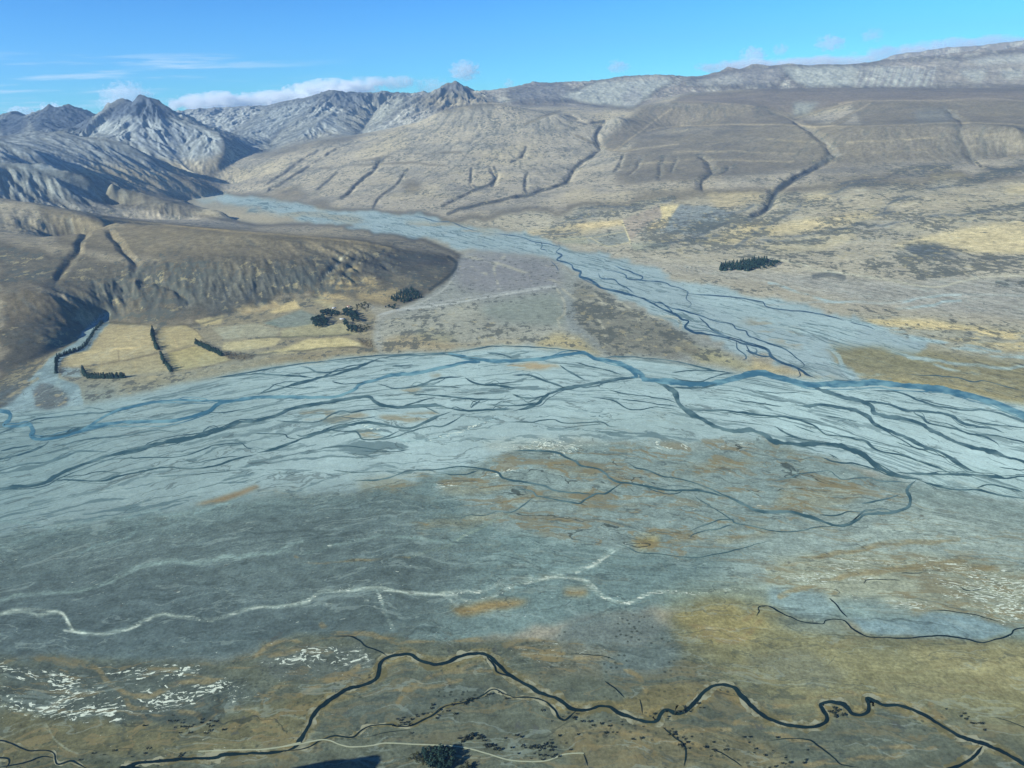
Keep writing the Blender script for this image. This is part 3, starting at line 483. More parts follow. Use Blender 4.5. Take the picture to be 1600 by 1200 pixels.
area("60,325 200,350 400,368 560,380 640,392 560,398 400,402 200,396 100,380", (150, 140, 118), .7, 5, 8)
# ------------------------------------------------------------------ scene helpers
scene = bpy.context.scene
COLL = scene.collection
def lin(c):
    c = np.asarray(c, float)
    return np.where(c <= .04045, c/12.92, ((c+.055)/1.055)**2.4)
KSEEN = np.array([.89, .89, 1.10])     # light on level ground relative to a white card, from exposure and sun
def alb(rgb255):
    return np.clip(lin(np.asarray(rgb255, float)/255)/KSEEN, 0.004, .85)
def tag(o, label=None, cat=None, group=None, kind=None):
    if label: o['label'] = label
    if cat: o['category'] = cat
    if group: o['group'] = group
    if kind: o['kind'] = kind
    return o
def mesh_np(name, V, Fc, mat=None, parent=None, smooth=False, link=True):
    """V (n,3), Fc (m,k) of one face size -> mesh object"""
    me = bpy.data.meshes.new(name); V = np.asarray(V, f32); Fc = np.asarray(Fc, np.int32)
    me.vertices.add(len(V)); me.vertices.foreach_set('co', V.ravel())
    k = Fc.shape[1]; me.loops.add(Fc.size); me.loops.foreach_set('vertex_index', Fc.ravel())
    me.polygons.add(len(Fc)); me.polygons.foreach_set('loop_start', np.arange(len(Fc), dtype=np.int32)*k)
    if smooth: me.polygons.foreach_set('use_smooth', np.ones(len(Fc), bool))
    me.update(calc_edges=True)
    if mat: me.materials.append(mat)
    o = bpy.data.objects.new(name, me)
    if link: COLL.objects.link(o)
    if parent: o.parent = parent
    return o
class NT:
    def __init__(s, name):
        s.m = bpy.data.materials.new(name); s.m.use_nodes = True; s.t = s.m.node_tree; s.n = s.t.nodes; s.l = s.t.links
        s.b = s.n['Principled BSDF']; s.b.inputs['Specular IOR Level'].default_value = .15
    def new(s, ty, **kw):
        x = s.n.new(ty)
        for k, v in kw.items(): setattr(x, k, v)
        return x
    def set(s, sock, v):
        if hasattr(v, 'is_linked') or isinstance(v, bpy.types.NodeSocket): s.l.new(v, sock)
        else: sock.default_value = v
    def attr(s, name, out='Color'):
        return s.new('ShaderNodeAttribute', attribute_name=name).outputs[out]
    def math(s, op, a, b=0.0, c=None):
        x = s.new('ShaderNodeMath', operation=op); s.set(x.inputs[0], a); s.set(x.inputs[1], b)
        if c is not None: s.set(x.inputs[2], c)
        return x.outputs[0]
    def sep(s, v):
        x = s.new('ShaderNodeSeparateColor'); s.set(x.inputs[0], v); return x.outputs
    def noise(s, vec, scale, detail=4, rough=.55):
        x = s.new('ShaderNodeTexNoise', noise_dimensions='3D'); s.set(x.inputs['Vector'], vec)
        x.inputs['Scale'].default_value = scale; x.inputs['Detail'].default_value = detail; x.inputs['Roughness'].default_value = rough
        return x.outputs[0]
    def vmul(s, v, xyz, off=(0, 0, 0)):
        x = s.new('ShaderNodeMapping'); s.set(x.inputs['Vector'], v); x.inputs['Scale'].default_value = xyz; x.inputs['Location'].default_value = off
        return x.outputs[0]
    def ramp(s, v, lo, hi, a=0.0, b=1.0):
        x = s.new('ShaderNodeMapRange', interpolation_type='SMOOTHSTEP'); s.set(x.inputs[0], v)
        for i, q in enumerate((lo, hi, a, b)): s.set(x.inputs[i+1], q)
        return x.outputs[0]
    def mix(s, f, a, b, mode='MIX'):
        x = s.new('ShaderNodeMix', data_type='RGBA', blend_type=mode); s.set(x.inputs[0], f); s.set(x.inputs[6], a); s.set(x.inputs[7], b)
        return x.outputs[2]
    def done(s, col, rough=.9, spec=None):
        s.set(s.b.inputs['Base Color'], col); s.set(s.b.inputs['Roughness'], rough)
        return s.m
def c4(rgb255, m=1.0):
    return tuple(float(x) for x in np.minimum(alb(rgb255)*m, .9))+(1.0,)
# ------------------------------------------------------------------ terrain sheet
def cub(A, x, y):
    u = np.clip((x-X0)/CELL-.5, 1, NX-3.001); v = np.clip((y-Y0)/CELL-.5, 1, NY-3.001)
    i = u.astype(int); j = v.astype(int); a = u-i; b = v-j
    def w(t): return [(-t+2*t*t-t**3)/2, (2-5*t*t+3*t**3)/2, (t+4*t*t-3*t**3)/2, (t**3-t*t)/2]
    wa = w(a); wb = w(b); r = 0
    for jj in range(4):
        q = 0
        for ii in range(4): q = q+A[j+jj-1, i+ii-1]*wa[ii]
        r = r+q*wb[jj]
    return r
QUAL = 1.0
az = np.concatenate([np.arange(-56, -38, .4), np.arange(-38, 38, .052/QUAL), np.arange(38, 56.1, .4)])
az = np.radians(az)
rr = [430.0]
while rr[-1] < 33000:
    r = rr[-1]
    st = (r*r/H/FP)*1.15*(1+(H/r)**2)            # about one photograph pixel of level ground
    cap = 30 if r < 14500 else 42 if r < 20500 else 160
    rr.append(r+min(st, cap)/QUAL)
rr = np.array(rr)
AZ, RR = np.meshgrid(az, rr)
VX = (np.sin(AZ)*RR); VY = (np.cos(AZ)*RR); shp = VX.shape
vx = VX.ravel(); vy = VY.ravel(); NV = len(vx)
print('terrain verts', shp, NV)
vz = cub(DEM, vx, vy)
gx = samp(GX, vx, vy); gy = samp(GY, vx, vy); slope = np.hypot(gx, gy)
azpx = 800+np.tan(np.arctan2(vx, vy))*FP*.98
rad = np.hypot(vx, vy)/1000
D0 = np.interp(azpx, D0X, D0Y)
mt = sstep(-.4, .8, rad-D0)*sstep(60, 260, vz)
hillm = sstep(4, 45, vz)*(1-.0*mt)
for P, dep, hw in GW:
    b = hw*2.2
    sel = np.where((vx > P[:, 0].min()-b) & (vx < P[:, 0].max()+b) & (vy > P[:, 1].min()-b) & (vy < P[:, 1].max()+b))[0]
    D = np.full(len(sel), 1e9)
    for p, q in zip(P[:-1], P[1:]):
        d = q-p; t = np.clip(((vx[sel]-p[0])*d[0]+(vy[sel]-p[1])*d[1])/(d@d+1e-9), 0, 1)
        D = np.minimum(D, np.hypot(vx[sel]-p[0]-t*d[0], vy[sel]-p[1]-t*d[1]))
    en = np.minimum(np.hypot(vx[sel]-P[0, 0], vy[sel]-P[0, 1]), np.hypot(vx[sel]-P[-1, 0], vy[sel]-P[-1, 1]))
    hv = hw*(.55+.9*fbm(vx[sel]/110, vy[sel]/110, 3, 19))
    vz[sel] -= dep*.62*np.maximum(0, 1-D/hv)**1.3*sstep(2, 50, vz[sel])*sstep(0, 260, en+40)
rock = np.zeros(NV, f32)
sel = np.where((vz > 2) & (mt < .98))[0]
e = erosion(vx[sel], vy[sel], gx[sel], gy[sel], 190, 1.0, 4, .52, 61)
right = sstep(600, 760, azpx[sel]+(rad[sel]-7)*60)
am = sstep(.08, .42, slope[sel])*(1-.72*right)
rough_face = 1-sstep(0, 1, 0)*0
e2 = erosion(vx[sel], vy[sel], gx[sel], gy[sel], 62, 1.0, 2, .6, 161)
amp = np.where(azpx[sel] > 700, 9, 1.5+11*sstep(.38, .66, fbm(vx[sel]/420, vy[sel]/420, 3, 88)))*am*hillm[sel]*(1-mt[sel])
vz[sel] += e*amp+e2*1.6*am*hillm[sel]*(1-mt[sel])
fine = np.zeros(NV, f32); gul = np.zeros(NV, f32); fine[sel] = e2*hillm[sel]*am; gul[sel] = sstep(.55, 1.05, -e)*hillm[sel]*sstep(.05, .18, slope[sel])
vz[sel] += (fbm(vx[sel]/420, vy[sel]/420, 4, 77)-.5)*22*hillm[sel]*(1-mt[sel])
sel = np.where(mt > .01)[0]
e = erosion(vx[sel], vy[sel], gx[sel], gy[sel], 520, 1.0, 5, .6, 91)
e2 = erosion(vx[sel], vy[sel], gx[sel], gy[sel], 150, 1.0, 2, .6, 191); fine[sel] = fine[sel]*(1-mt[sel])+e2*mt[sel]
am = np.clip(slope[sel]*2.0, .15, 1.0)
vz[sel] += (e*52+e2*14)*am*mt[sel]*(1-.75*samp(CREST, vx[sel], vy[sel]))*np.where(azpx[sel] > 780, .2, np.where(azpx[sel] < 400, .38+.62*sstep(12.8, 14.2, rad[sel]), 1))
vz[sel] += (ridged(vx[sel]/700, vy[sel]/700, 6, 13)-.62)*70*mt[sel]*sstep(350, 1000, vz[sel])*np.where(azpx[sel] > 780, 1.05, 1)
vz[sel] += (ridged(vx[sel]/260, vy[sel]/260, 4, 29)-.62)*85*mt[sel]*sstep(750, 1150, vz[sel])*np.where(azpx[sel] > 780, .55, 1)
rock[sel] = (e*.5+.5)
near = np.exp(-(((vx+620)/150)**2+((vy-795)/72)**2))*166+np.exp(-(((vx+430)/130)**2+((vy-830)/55)**2))*88        # knoll below the flight path, its flank falls to the right
near *= .85+.3*fbm(vx/60, vy/60, 4, 5)
vz += np.where(near > 3, near-3, 0)*(vy < 1100)
Z = vz.reshape(shp)
P3 = np.stack([vx, vy, vz], 1)
pu, pv = project(P3)
# true slope for the cover rule
dzr = np.gradient(Z, axis=0)/np.gradient(RR, axis=0); dza = np.gradient(Z, axis=1)/(np.gradient(AZ, axis=1)*RR)
tsl = np.hypot(dzr, dza).ravel()
nb = fbm(vx/300, vy/300, 4, 31); nb2 = fbm(vx/900, vy/900, 3, 37); nb3 = fbm(vx/90, vy/90, 3, 39)
def lerp(a, b, t): return a*(1-t[:, None])+b*t[:, None]
C = np.tile(np.array([148, 142, 132.])/255, (NV, 1))
C = lerp(C, np.array([124, 122, 118.])/255, sstep(.45, .65, nb)*.7)
C = lerp(C, np.array([163, 154, 134.])/255, sstep(.55, .7, nb2)*.5)
leftm = 1-sstep(560, 800, azpx)
C = lerp(C, np.array([130, 123, 108.])/255, (1-sstep(6.0, 8.3, rad))*(1-sstep(720, 900, azpx))*.85)
scree = mt*sstep(380, 700, vz+(nb-.5)*420)
C = lerp(C, np.array([150, 154, 156.])/255, scree*leftm)
C = lerp(C, np.array([150, 155, 158.])/255, mt*leftm*sstep(120, 400, vz+(nb-.5)*300)*.8)
pale = mt*(1-leftm)*sstep(.50, .62, nb2*.7+rock*.3)*sstep(.12, .3, tsl)*.7
C = lerp(C, np.array([126, 120, 116.])/255, mt*(1-leftm)*.8)
C = lerp(C, np.array([176, 178, 172.])/255, pale*.85)
crag_hi = np.maximum(sstep(700, 1000, vz), .15)
cliff = mt*(.35+.65*crag_hi)*sstep(.72, .86, tsl+(nb3-.5)*.9+(ridged(vx/160, vy/160, 4, 67)-.6)*.5)
C = lerp(C, np.array([96, 98, 102.])/255, cliff*.75)
crag = mt*sstep(900, 1300, vz+(nb-.5)*500)*leftm
C = lerp(C, np.array([98, 102, 110.])/255, crag*.8)
cu = np.clip(pu-OX, 0, CW-1.01); cv = np.clip(pv-OY, 0, CH-1.01)
ci = cu.astype(int); cj = cv.astype(int); ca = (cu-ci)[:, None]; cb = (cv-cj)[:, None]
def csamp(A):
    A = A if A.ndim == 3 else A[..., None]
    r = (A[cj, ci]*(1-ca)+A[cj, ci+1]*ca)*(1-cb)+(A[cj+1, ci]*(1-ca)+A[cj+1, ci+1]*ca)*cb
    return r if r.shape[1] > 1 else r[:, 0]
lim = np.where(azpx > 640, 23.5, 23.5)
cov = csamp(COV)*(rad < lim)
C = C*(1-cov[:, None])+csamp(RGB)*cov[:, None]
chan = {k: csamp(v)*(rad < 10.5) for k, v in CHN.items()}
chan['patch'] = np.maximum(chan['patch'], .6*(1-cov)); 
# flow lines of the rivers: along / across coordinates
GUIDE = [(200, "-400,660 0,640 1600,640 2100,640"), (540, "-400,790 0,640 130,633 330,590 500,562 700,550 830,540 1000,558 1250,590 1450,606 1600,632 2100,780"), (600, "-400,830 0,700 140,672 300,645 400,628 560,605 700,590 850,582 1000,592 1150,605 1300,640 1450,680 1600,735 2100,900"),
         (660, "-400,900 0,775 75,752 180,712 400,664 560,640 700,645 850,640 1000,650 1100,665 1200,682 1330,710 1430,745 1600,800 2100,900"), (740, "-400,930 0,835 200,803 400,772 600,748 800,745 1000,765 1200,798 1330,812 1600,840 2100,930"), (840, "-400,980 0,935 120,915 240,880 440,852 640,838 800,848 1000,868 1200,880 1600,905 2100,960"),
         (930, "-400,1000 0,965 150,985 300,965 450,945 600,922 800,918 960,930 1150,930 1600,980 2100,1010"), (1080, "-400,1180 0,1130 400,1095 800,1065 1200,1075 1600,1110 2100,1150"), (1300, "-400,1330 0,1300 800,1290 1600,1300 2100,1330")]
gw = [at_z(np.array(800.), np.array(float(g)), 0)[1] if g > 200 else 20000. for g, _ in GUIDE]
gv = [np.interp(pu, pts(s)[:, 0], pts(s)[:, 1]) for _, s in GUIDE]
u0, v0 = project(np.stack([vx, vy, np.zeros(NV)], 1))
fn = np.full(NV, gw[0])
for k in range(len(GUIDE)-1):
    t = np.clip((v0-gv[k])/np.maximum(gv[k+1]-gv[k], 1e-3), 0, 1)
    fn = np.where(v0 >= gv[k], gw[k]+(gw[k+1]-gw[k])*t, fn)
A = at_z(np.array([430., 1270.]), np.array([318., 590.]), 0)[:, :2]; dv = (A[1]-A[0])/np.linalg.norm(A[1]-A[0])
ss = (vx-A[0, 0])*dv[0]+(vy-A[0, 1])*dv[1]; sn = -(vx-A[0, 0])*dv[1]+(vy-A[0, 1])*dv[0]
side = (v0 < gv[1]-2) & (pu > 420)
flow = np.stack([np.where(side, ss, vx), np.where(side, sn*1.3, fn), np.zeros(NV)], 1)
hs = (vz > 60)
flow[hs, 0] = vx[hs]; flow[hs, 1] = vy[hs]*.55
hm = hillm*(1-mt)
C = lerp(C, np.array([88, 90, 88.])/255, gul*(1-mt)*np.where(azpx > 700, .5, .5)*sstep(.4, .55, nb+.06))
C = C*(1+np.clip(fine, -1, 1)*np.where(mt > .5, np.where(azpx > 780, .04, .15), .10))[:, None]
# steep faces keep less grass than the crests
C = C*(1+.10*(fbm(vx/38, vy/38, 3, 55)-.5)*2*hm)[:, None]
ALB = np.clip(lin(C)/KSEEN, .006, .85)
def terrain_mat():
    n = NT('terrain_cover')
    flow_ = n.attr('flow', 'Vector'); M1 = n.sep(n.attr('M1')); M2 = n.sep(n.attr('M2')); col = n.attr('Col')
    braid, fleck, dots = M1[0], M1[1], M1[2]; ochre, streak, patch = M2[0], M2[1], M2[2]
    geo = n.new('ShaderNodeNewGeometry'); pos = geo.outputs['Position']
    # grain of stones, tussock and turf
    wp = n.new('ShaderNodeTexNoise'); n.set(wp.inputs['Vector'], pos); wp.inputs['Scale'].default_value = 1/190; wp.inputs['Detail'].default_value = 4; wp.inputs['Roughness'].default_value = .55
    wv_ = n.new('ShaderNodeVectorMath', operation='MULTIPLY_ADD'); n.set(wv_.inputs[0], wp.outputs['Color']); wv_.inputs[1].default_value = (200, 120, 0); n.set(wv_.inputs[2], flow_); flow_ = wv_.outputs[0]
    g1 = n.noise(pos, 1/34, 7, .7); g2 = n.noise(pos, 1/7, 4, .7); g3 = n.noise(pos, 1/420, 5, .62)
    k = n.math('MULTIPLY', n.ramp(g1, .28, .72, n.math('ADD', .74, n.math('MULTIPLY', braid, .16)), n.math('SUBTRACT', 1.26, n.math('MULTIPLY', braid, .16))), n.ramp(g2, .3, .7, n.math('ADD', .76, n.math('MULTIPLY', braid, .14)), n.math('SUBTRACT', 1.24, n.math('MULTIPLY', braid, .14))))
    k = n.math('MULTIPLY', k, n.ramp(g3, .3, .7, .92, 1.08))
    st1 = n.noise(n.vmul(flow_, (1/330, 1/80, 1)), 1, 7, .66); st2 = n.noise(n.vmul(flow_, (1/70, 1/18, 1)), 1, 5, .66)
    sv = n.math('ADD', n.ramp(st1, .3, .7, -.22, .22), n.ramp(st2, .3, .7, -.20, .20))
    k = n.math('MULTIPLY', k, n.math('ADD', 1.0, n.math('MULTIPLY', n.math('MULTIPLY', sv, streak), n.math('SUBTRACT', .75, n.math('MULTIPLY', braid, .45)))))
    vm = n.new('ShaderNodeVectorMath', operation='SCALE'); n.set(vm.inputs[0], col); n.set(vm.inputs['Scale'], k); c = vm.outputs[0]
    def lines(sx, sy, off, lev, w0, w1, det=3, lo=.36, hi=.62):
        """level lines of a stretched noise: channels that split and rejoin"""
        a = n.noise(n.vmul(flow_, (1/sx, 1/sy, 1), off), 1, det, .52)
        f = n.math('FRACT', n.math('MULTIPLY', a, lev)); d = n.math('ABSOLUTE', n.math('SUBTRACT', f, .5))
        wv = n.noise(n.vmul(flow_, (1.5/sx, 1/sy, 1), (off[0]+50, off[1]+7, 0)), 1, 3, .6)
        lim = n.math('MAXIMUM', n.ramp(wv, lo, hi, w0*lev, w1*lev), .0002)
        return n.math('SUBTRACT', 1.0, n.ramp(d, n.math('MULTIPLY', lim, .45), lim))
    # old bars: slightly different gravels and turf side by side
    pb = n.noise(n.vmul(flow_, (1/210, 1/75, 1), (91, 17, 0)), 1, 7, .66)
    c = n.mix(n.math('MULTIPLY', n.ramp(pb, .52, .535), n.math('MULTIPLY', streak, n.math('SUBTRACT', .22, n.math('MULTIPLY', braid, .12)))), c, n.mix(1.0, c, (.62, .66, .66, 1), 'MULTIPLY'))
    c = n.mix(n.math('MULTIPLY', n.ramp(pb, .45, .435), n.math('MULTIPLY', streak, n.math('SUBTRACT', .20, n.math('MULTIPLY', braid, .12)))), c, n.mix(1.0, c, (1.28, 1.28, 1.26, 1), 'MULTIPLY'))
    # speckled low scrub, thick in hollows and along gullies
    pl = n.noise(pos, 1/330, 4, .6)
    pn = n.noise(n.vmul(pos, (1/40, 1/66, 1/60)), 1, 7, .7)
    pth = n.math('SUBTRACT', .70, n.math('MULTIPLY', patch, n.ramp(pl, .35, .62, .12, .31)))
    c = n.mix(n.math('MULTIPLY', n.ramp(n.math('SUBTRACT', pn, pth), 0, .03), n.ramp(patch, 0, .35, 0, .8)), c, n.mix(g1, c4((62, 68, 68)), c4((92, 96, 94))))
    pn2 = n.noise(n.vmul(pos, (1/60, 1/95, 1/90), (40, 9, 3)), 1, 7, .7)
    c = n.mix(n.math('MULTIPLY', n.ramp(n.math('SUBTRACT', pn2, n.math('SUBTRACT', .68, n.math('MULTIPLY', patch, .12))), 0, .03), n.ramp(patch, .3, .6, 0, .42)), c, c4((172, 162, 130)))
    # rust and straw coloured grass following old channels
    oc = n.mix(g1, c4((94, 90, 72)), c4((134, 124, 96)))
    o1 = n.noise(n.vmul(flow_, (1/230, 1/75, 1), (11, 3, 0)), 1, 8, .72)
    c = n.mix(n.math('MULTIPLY', n.ramp(n.math('ADD', o1, n.math('MULTIPLY', ochre, .06)), .59, .605), n.math('MINIMUM', n.math('MULTIPLY', ochre, 1.0), .75)), c, oc)
    LO = n.math('MAXIMUM', lines(480, 190, (31, 61, 0), 5, -.004, .020, 6), lines(240, 100, (131, 11, 0), 4, -.008, .024, 6))
    c = n.mix(n.math('MULTIPLY', LO, n.math('MINIMUM', n.math('MULTIPLY', ochre, 1.1), .8)), c, c4((122, 112, 84)))
    LD = lines(460, 170, (77, 29, 0), 3, -.012, .012, 4, .40, .66)
    c = n.mix(n.math('MULTIPLY', LD, n.math('MINIMUM', n.math('MULTIPLY', ochre, 1.2), .85)), c, c4((44, 52, 50)))
    # shallow channels between gravel bars
    L = n.math('MAXIMUM', lines(1300, 230, (3, 1, 0), 6, -.010, .020, 5, .30, .62), n.math('MULTIPLY', lines(620, 120, (23, 31, 0), 5, -.012, .026, 5, .30, .62), .75))
    c = n.mix(n.math('MULTIPLY', L, n.math('MULTIPLY', braid, .72)), c, c4((72, 96, 104)))
    L2 = n.math('MAXIMUM', lines(640, 190, (71, 13, 0), 6, -.008, .012, 6), lines(330, 110, (17, 93, 0), 6, -.008, .013, 6))
    c = n.mix(n.math('MULTIPLY', L2, n.math('MULTIPLY', streak, .24)), c, c4((164, 182, 182)))
    L3 = n.math('MAXIMUM', lines(560, 150, (171, 43, 0), 7, -.007, .010, 6), lines(240, 90, (37, 71, 0), 6, -.007, .012, 6))
    c = n.mix(n.math('MULTIPLY', L3, n.math('MULTIPLY', streak, .6)), c, c4((56, 68, 70)))
    # white dried silt
    fl = n.noise(n.vmul(flow_, (1/13, 1/6, 1), (5, 77, 0)), 1, 4, .62); fl2 = n.noise(n.vmul(flow_, (1/200, 1/95, 1), (9, 2, 0)), 1, 3, .55)
    thr = n.math('SUBTRACT', .72, n.math('MULTIPLY', fleck, n.ramp(fl2, .40, .60, .04, .205)))
    c = n.mix(n.math('MULTIPLY', n.ramp(n.math('SUBTRACT', fl, thr), 0, .012), n.ramp(fleck, .04, .2, 0, .92)), c, c4((198, 208, 202)))
    # matted low shrubs too small to stand out singly
    vo = n.new('ShaderNodeTexVoronoi', voronoi_dimensions='2D', feature='F1'); n.set(vo.inputs['Vector'], pos); vo.inputs['Scale'].default_value = 1/11
    dsep = n.sep(vo.outputs['Color'])
    dn = n.noise(pos, 1/90, 4, .65)
    on = n.math('MULTIPLY', n.math('GREATER_THAN', n.math('MULTIPLY', dsep[0], n.ramp(dn, .42, .62, .3, 1.35)), .70), n.math('SUBTRACT', 1.0, n.ramp(vo.outputs['Distance'], .16, .34)))
    c = n.mix(n.math('MULTIPLY', on, dots), c, c4((50, 58, 54)))
    bmp = n.new('ShaderNodeBump'); bmp.inputs['Strength'].default_value = .35; bmp.inputs['Distance'].default_value = 5.0
    n.set(bmp.inputs['Height'], n.math('ADD', g1, n.math('MULTIPLY', g2, .3))); n.l.new(bmp.outputs[0], n.b.inputs['Normal'])
    n.b.inputs['Specular IOR Level'].default_value = .05
    return n.done(c, .95)
MTER = terrain_mat()
# three sheets that meet along the foot of the hills and of the high ranges
nr, na = shp
idx = np.arange(NV).reshape(shp)
Q = np.stack([idx[:-1, :-1], idx[:-1, 1:], idx[1:, 1:], idx[1:, :-1]], -1).reshape(-1, 4)
cls = np.where(mt > .5, 2, np.where(vz > 1.5, 1, 0)).astype(np.int8)
cls[vy < 900] = 0
qc = cls[Q].max(1)
for k, nm, lb, ct in ((0, 'ground', 'wide flats of grey gravel and tan grass beside braided rivers', 'ground'), (1, 'hills', 'bare brown tussock hills with gullies above the river flats', 'hills'), (2, 'mountains', 'blue grey mountain ranges with scree slopes along the skyline', 'mountains')):
    q = Q[qc == k]; used = np.unique(q); mp = np.zeros(NV, np.int32); mp[used] = np.arange(len(used))
    o = mesh_np(nm, P3[used], mp[q][:, ::-1], MTER, smooth=True)
    me = o.data
    def fa(name, arr):
        a = me.attributes.new(name, 'FLOAT_COLOR', 'POINT'); b = np.ones((len(used), 4), f32); b[:, :3] = arr; a.data.foreach_set('color', b.ravel())
    fa('Col', ALB[used]); fa('M1', np.stack([chan['braid'], chan['fleck'], chan['dots']], 1)[used]); fa('M2', np.stack([chan['ochre'], chan['streak'], chan['patch']], 1)[used])
    a = me.attributes.new('flow', 'FLOAT_VECTOR', 'POINT'); a.data.foreach_set('vector', flow[used].astype(f32).ravel())
    tag(o, lb, ct, kind='structure')
def tz(x, y):
    """height of the finished terrain"""
    x = np.asarray(x, float); y = np.asarray(y, float)
    a = np.interp(np.arctan2(x, y), az, np.arange(na)); r = np.interp(np.hypot(x, y), rr, np.arange(nr))
    i = np.clip(a.astype(int), 0, na-2); j = np.clip(r.astype(int), 0, nr-2); fa_ = a-i; fb_ = r-j
    return (Z[j, i]*(1-fa_)+Z[j, i+1]*fa_)*(1-fb_)+(Z[j+1, i]*(1-fa_)+Z[j+1, i+1]*fa_)*fb_
# ------------------------------------------------------------------ channels, streams and roads: bands laid on the ground
class Bands:
    def __init__(s): s.V = []; s.F = []; s.n = 0
    def add(s, line, w, up=.3, taper=(1, 1), vary=.6, seed=0, jit=.8, ragged=.4):
        a = smooth_line(pts(line), 2.0); n = len(a)
        if n < 3: return
        k = np.arange(n)*2.0+seed*97
        a = a+np.stack([vnoise(k/11, k*0+seed, 3)-.5, vnoise(k/11, k*0+seed, 4)-.5], 1)*2*jit*np.array([1.2, .6])
        d = np.gradient(a, axis=0); d /= np.linalg.norm(d, axis=1)[:, None]+1e-6
        nrm = np.stack([-d[:, 1], d[:, 0]], 1)
        # a channel seen along the line of sight looks wider than one running across it
        ww = w*(1+vary*(2*fbm(k/26, k*0+seed*3.1, 3, 8)-1))*(1+.35*np.abs(nrm[:, 0]))
        e = np.arange(n); L = max(4, min(n*.15, 14))
        if taper[0]: ww = ww*np.clip((e+1)/L, .12, 1)
        if taper[1]: ww = ww*np.clip((n-e)/L, .12, 1)
        rag = [1+ragged*(2*fbm(k/7, k*0+seed*5.7+q*9, 3, 9)-1) for q in (-1, 1)]
        cols = [at_z(*(a+nrm*(ww*q*rg)[:, None]).T, up) for q, rg in ((-.5, rag[0]), (0, 1), (.5, rag[1]))]
        for c in cols: s.V.append(c)
        i = np.arange(n-1)+s.n
        s.F.append(np.stack([i, i+1, i+1+n, i+n], 1)); s.F.append(np.stack([i+n, i+1+n, i+1+2*n, i+2*n], 1))
        s.n += 3*n
    def build(s, name, mat):
        V = np.concatenate(s.V); Fc = np.concatenate(s.F)
        # faces up
        c = np.cross(V[Fc[:, 1]]-V[Fc[:, 0]], V[Fc[:, 2]]-V[Fc[:, 0]])[:, 2] < 0
        Fc[c] = Fc[c][:, ::-1]
        return mesh_np(name, V, Fc, mat, smooth=True)
def water_mat(name, deep, shoal, rough):
    n = NT(name); geo = n.new('ShaderNodeNewGeometry'); pos = geo.outputs['Position']
    a = n.noise(pos, 1/60, 4, .6); b = n.noise(pos, 1/240, 3, .5)
    c = n.mix(n.ramp(n.math('ADD', n.math('MULTIPLY', a, .5), n.math('MULTIPLY', b, .5)), .42, .62), c4(deep), c4(shoal))
    bm = n.new('ShaderNodeBump'); bm.inputs['Strength'].default_value = .25; bm.inputs['Distance'].default_value = .4
    n.set(bm.inputs['Height'], n.noise(pos, 1/5, 3, .6)); n.l.new(bm.outputs[0], n.b.inputs['Normal'])
    n.b.inputs['IOR'].default_value = 1.33; n.b.inputs['Specular IOR Level'].default_value = .2
    return n.done(c, rough)
MW_BLUE = water_mat('glacial_water', (56, 96, 116), (108, 146, 158), .4)
MW_DARK = water_mat('clear_shallow_water', (50, 76, 82), (92, 116, 120), .4)
MW_STR = water_mat('dark_stream_water', (16, 32, 38), (26, 44, 48), .25)
MW_SIDE = water_mat('side_river_water', (38, 62, 76), (74, 100, 112), .35)
BLUE = [("700,553 715,556 740,561 780,564 830,562 860,558 890,553 915,552 930,560 950,563 970,568 985,575 997,581 1004,588 1002,592", 5, 0), ("1002,592 1040,596 1080,600 1105,600 1125,597 1150,590 1170,585 1190,583 1210,588 1240,596 1265,601 1300,600 1340,599 1365,597 1400,601 1440,605 1480,610 1510,617 1550,628 1580,640 1604,650 1640,668 1700,700 1800,770 1900,860 2000,980", 8.5, 0), ("960,565 985,577 995,588 985,590", 4, 1),
        ("-300,668 -150,640 -60,640 0,643 15,647 14,657 6,664 25,666 45,664 51,672 48,680 56,686 75,686 100,681 125,674 150,666 187,660 225,659 262,658 295,652 325,642 342,630 362,626 400,621 450,620 475,621 520,620 540,615 555,607 562,600 587,594 612,586 650,583 687,575 725,567 750,564", 4.6, 0), ("362,626 325,626 287,625 250,627 225,631 187,640 160,652 140,665 120,676", 3.4, 0)]
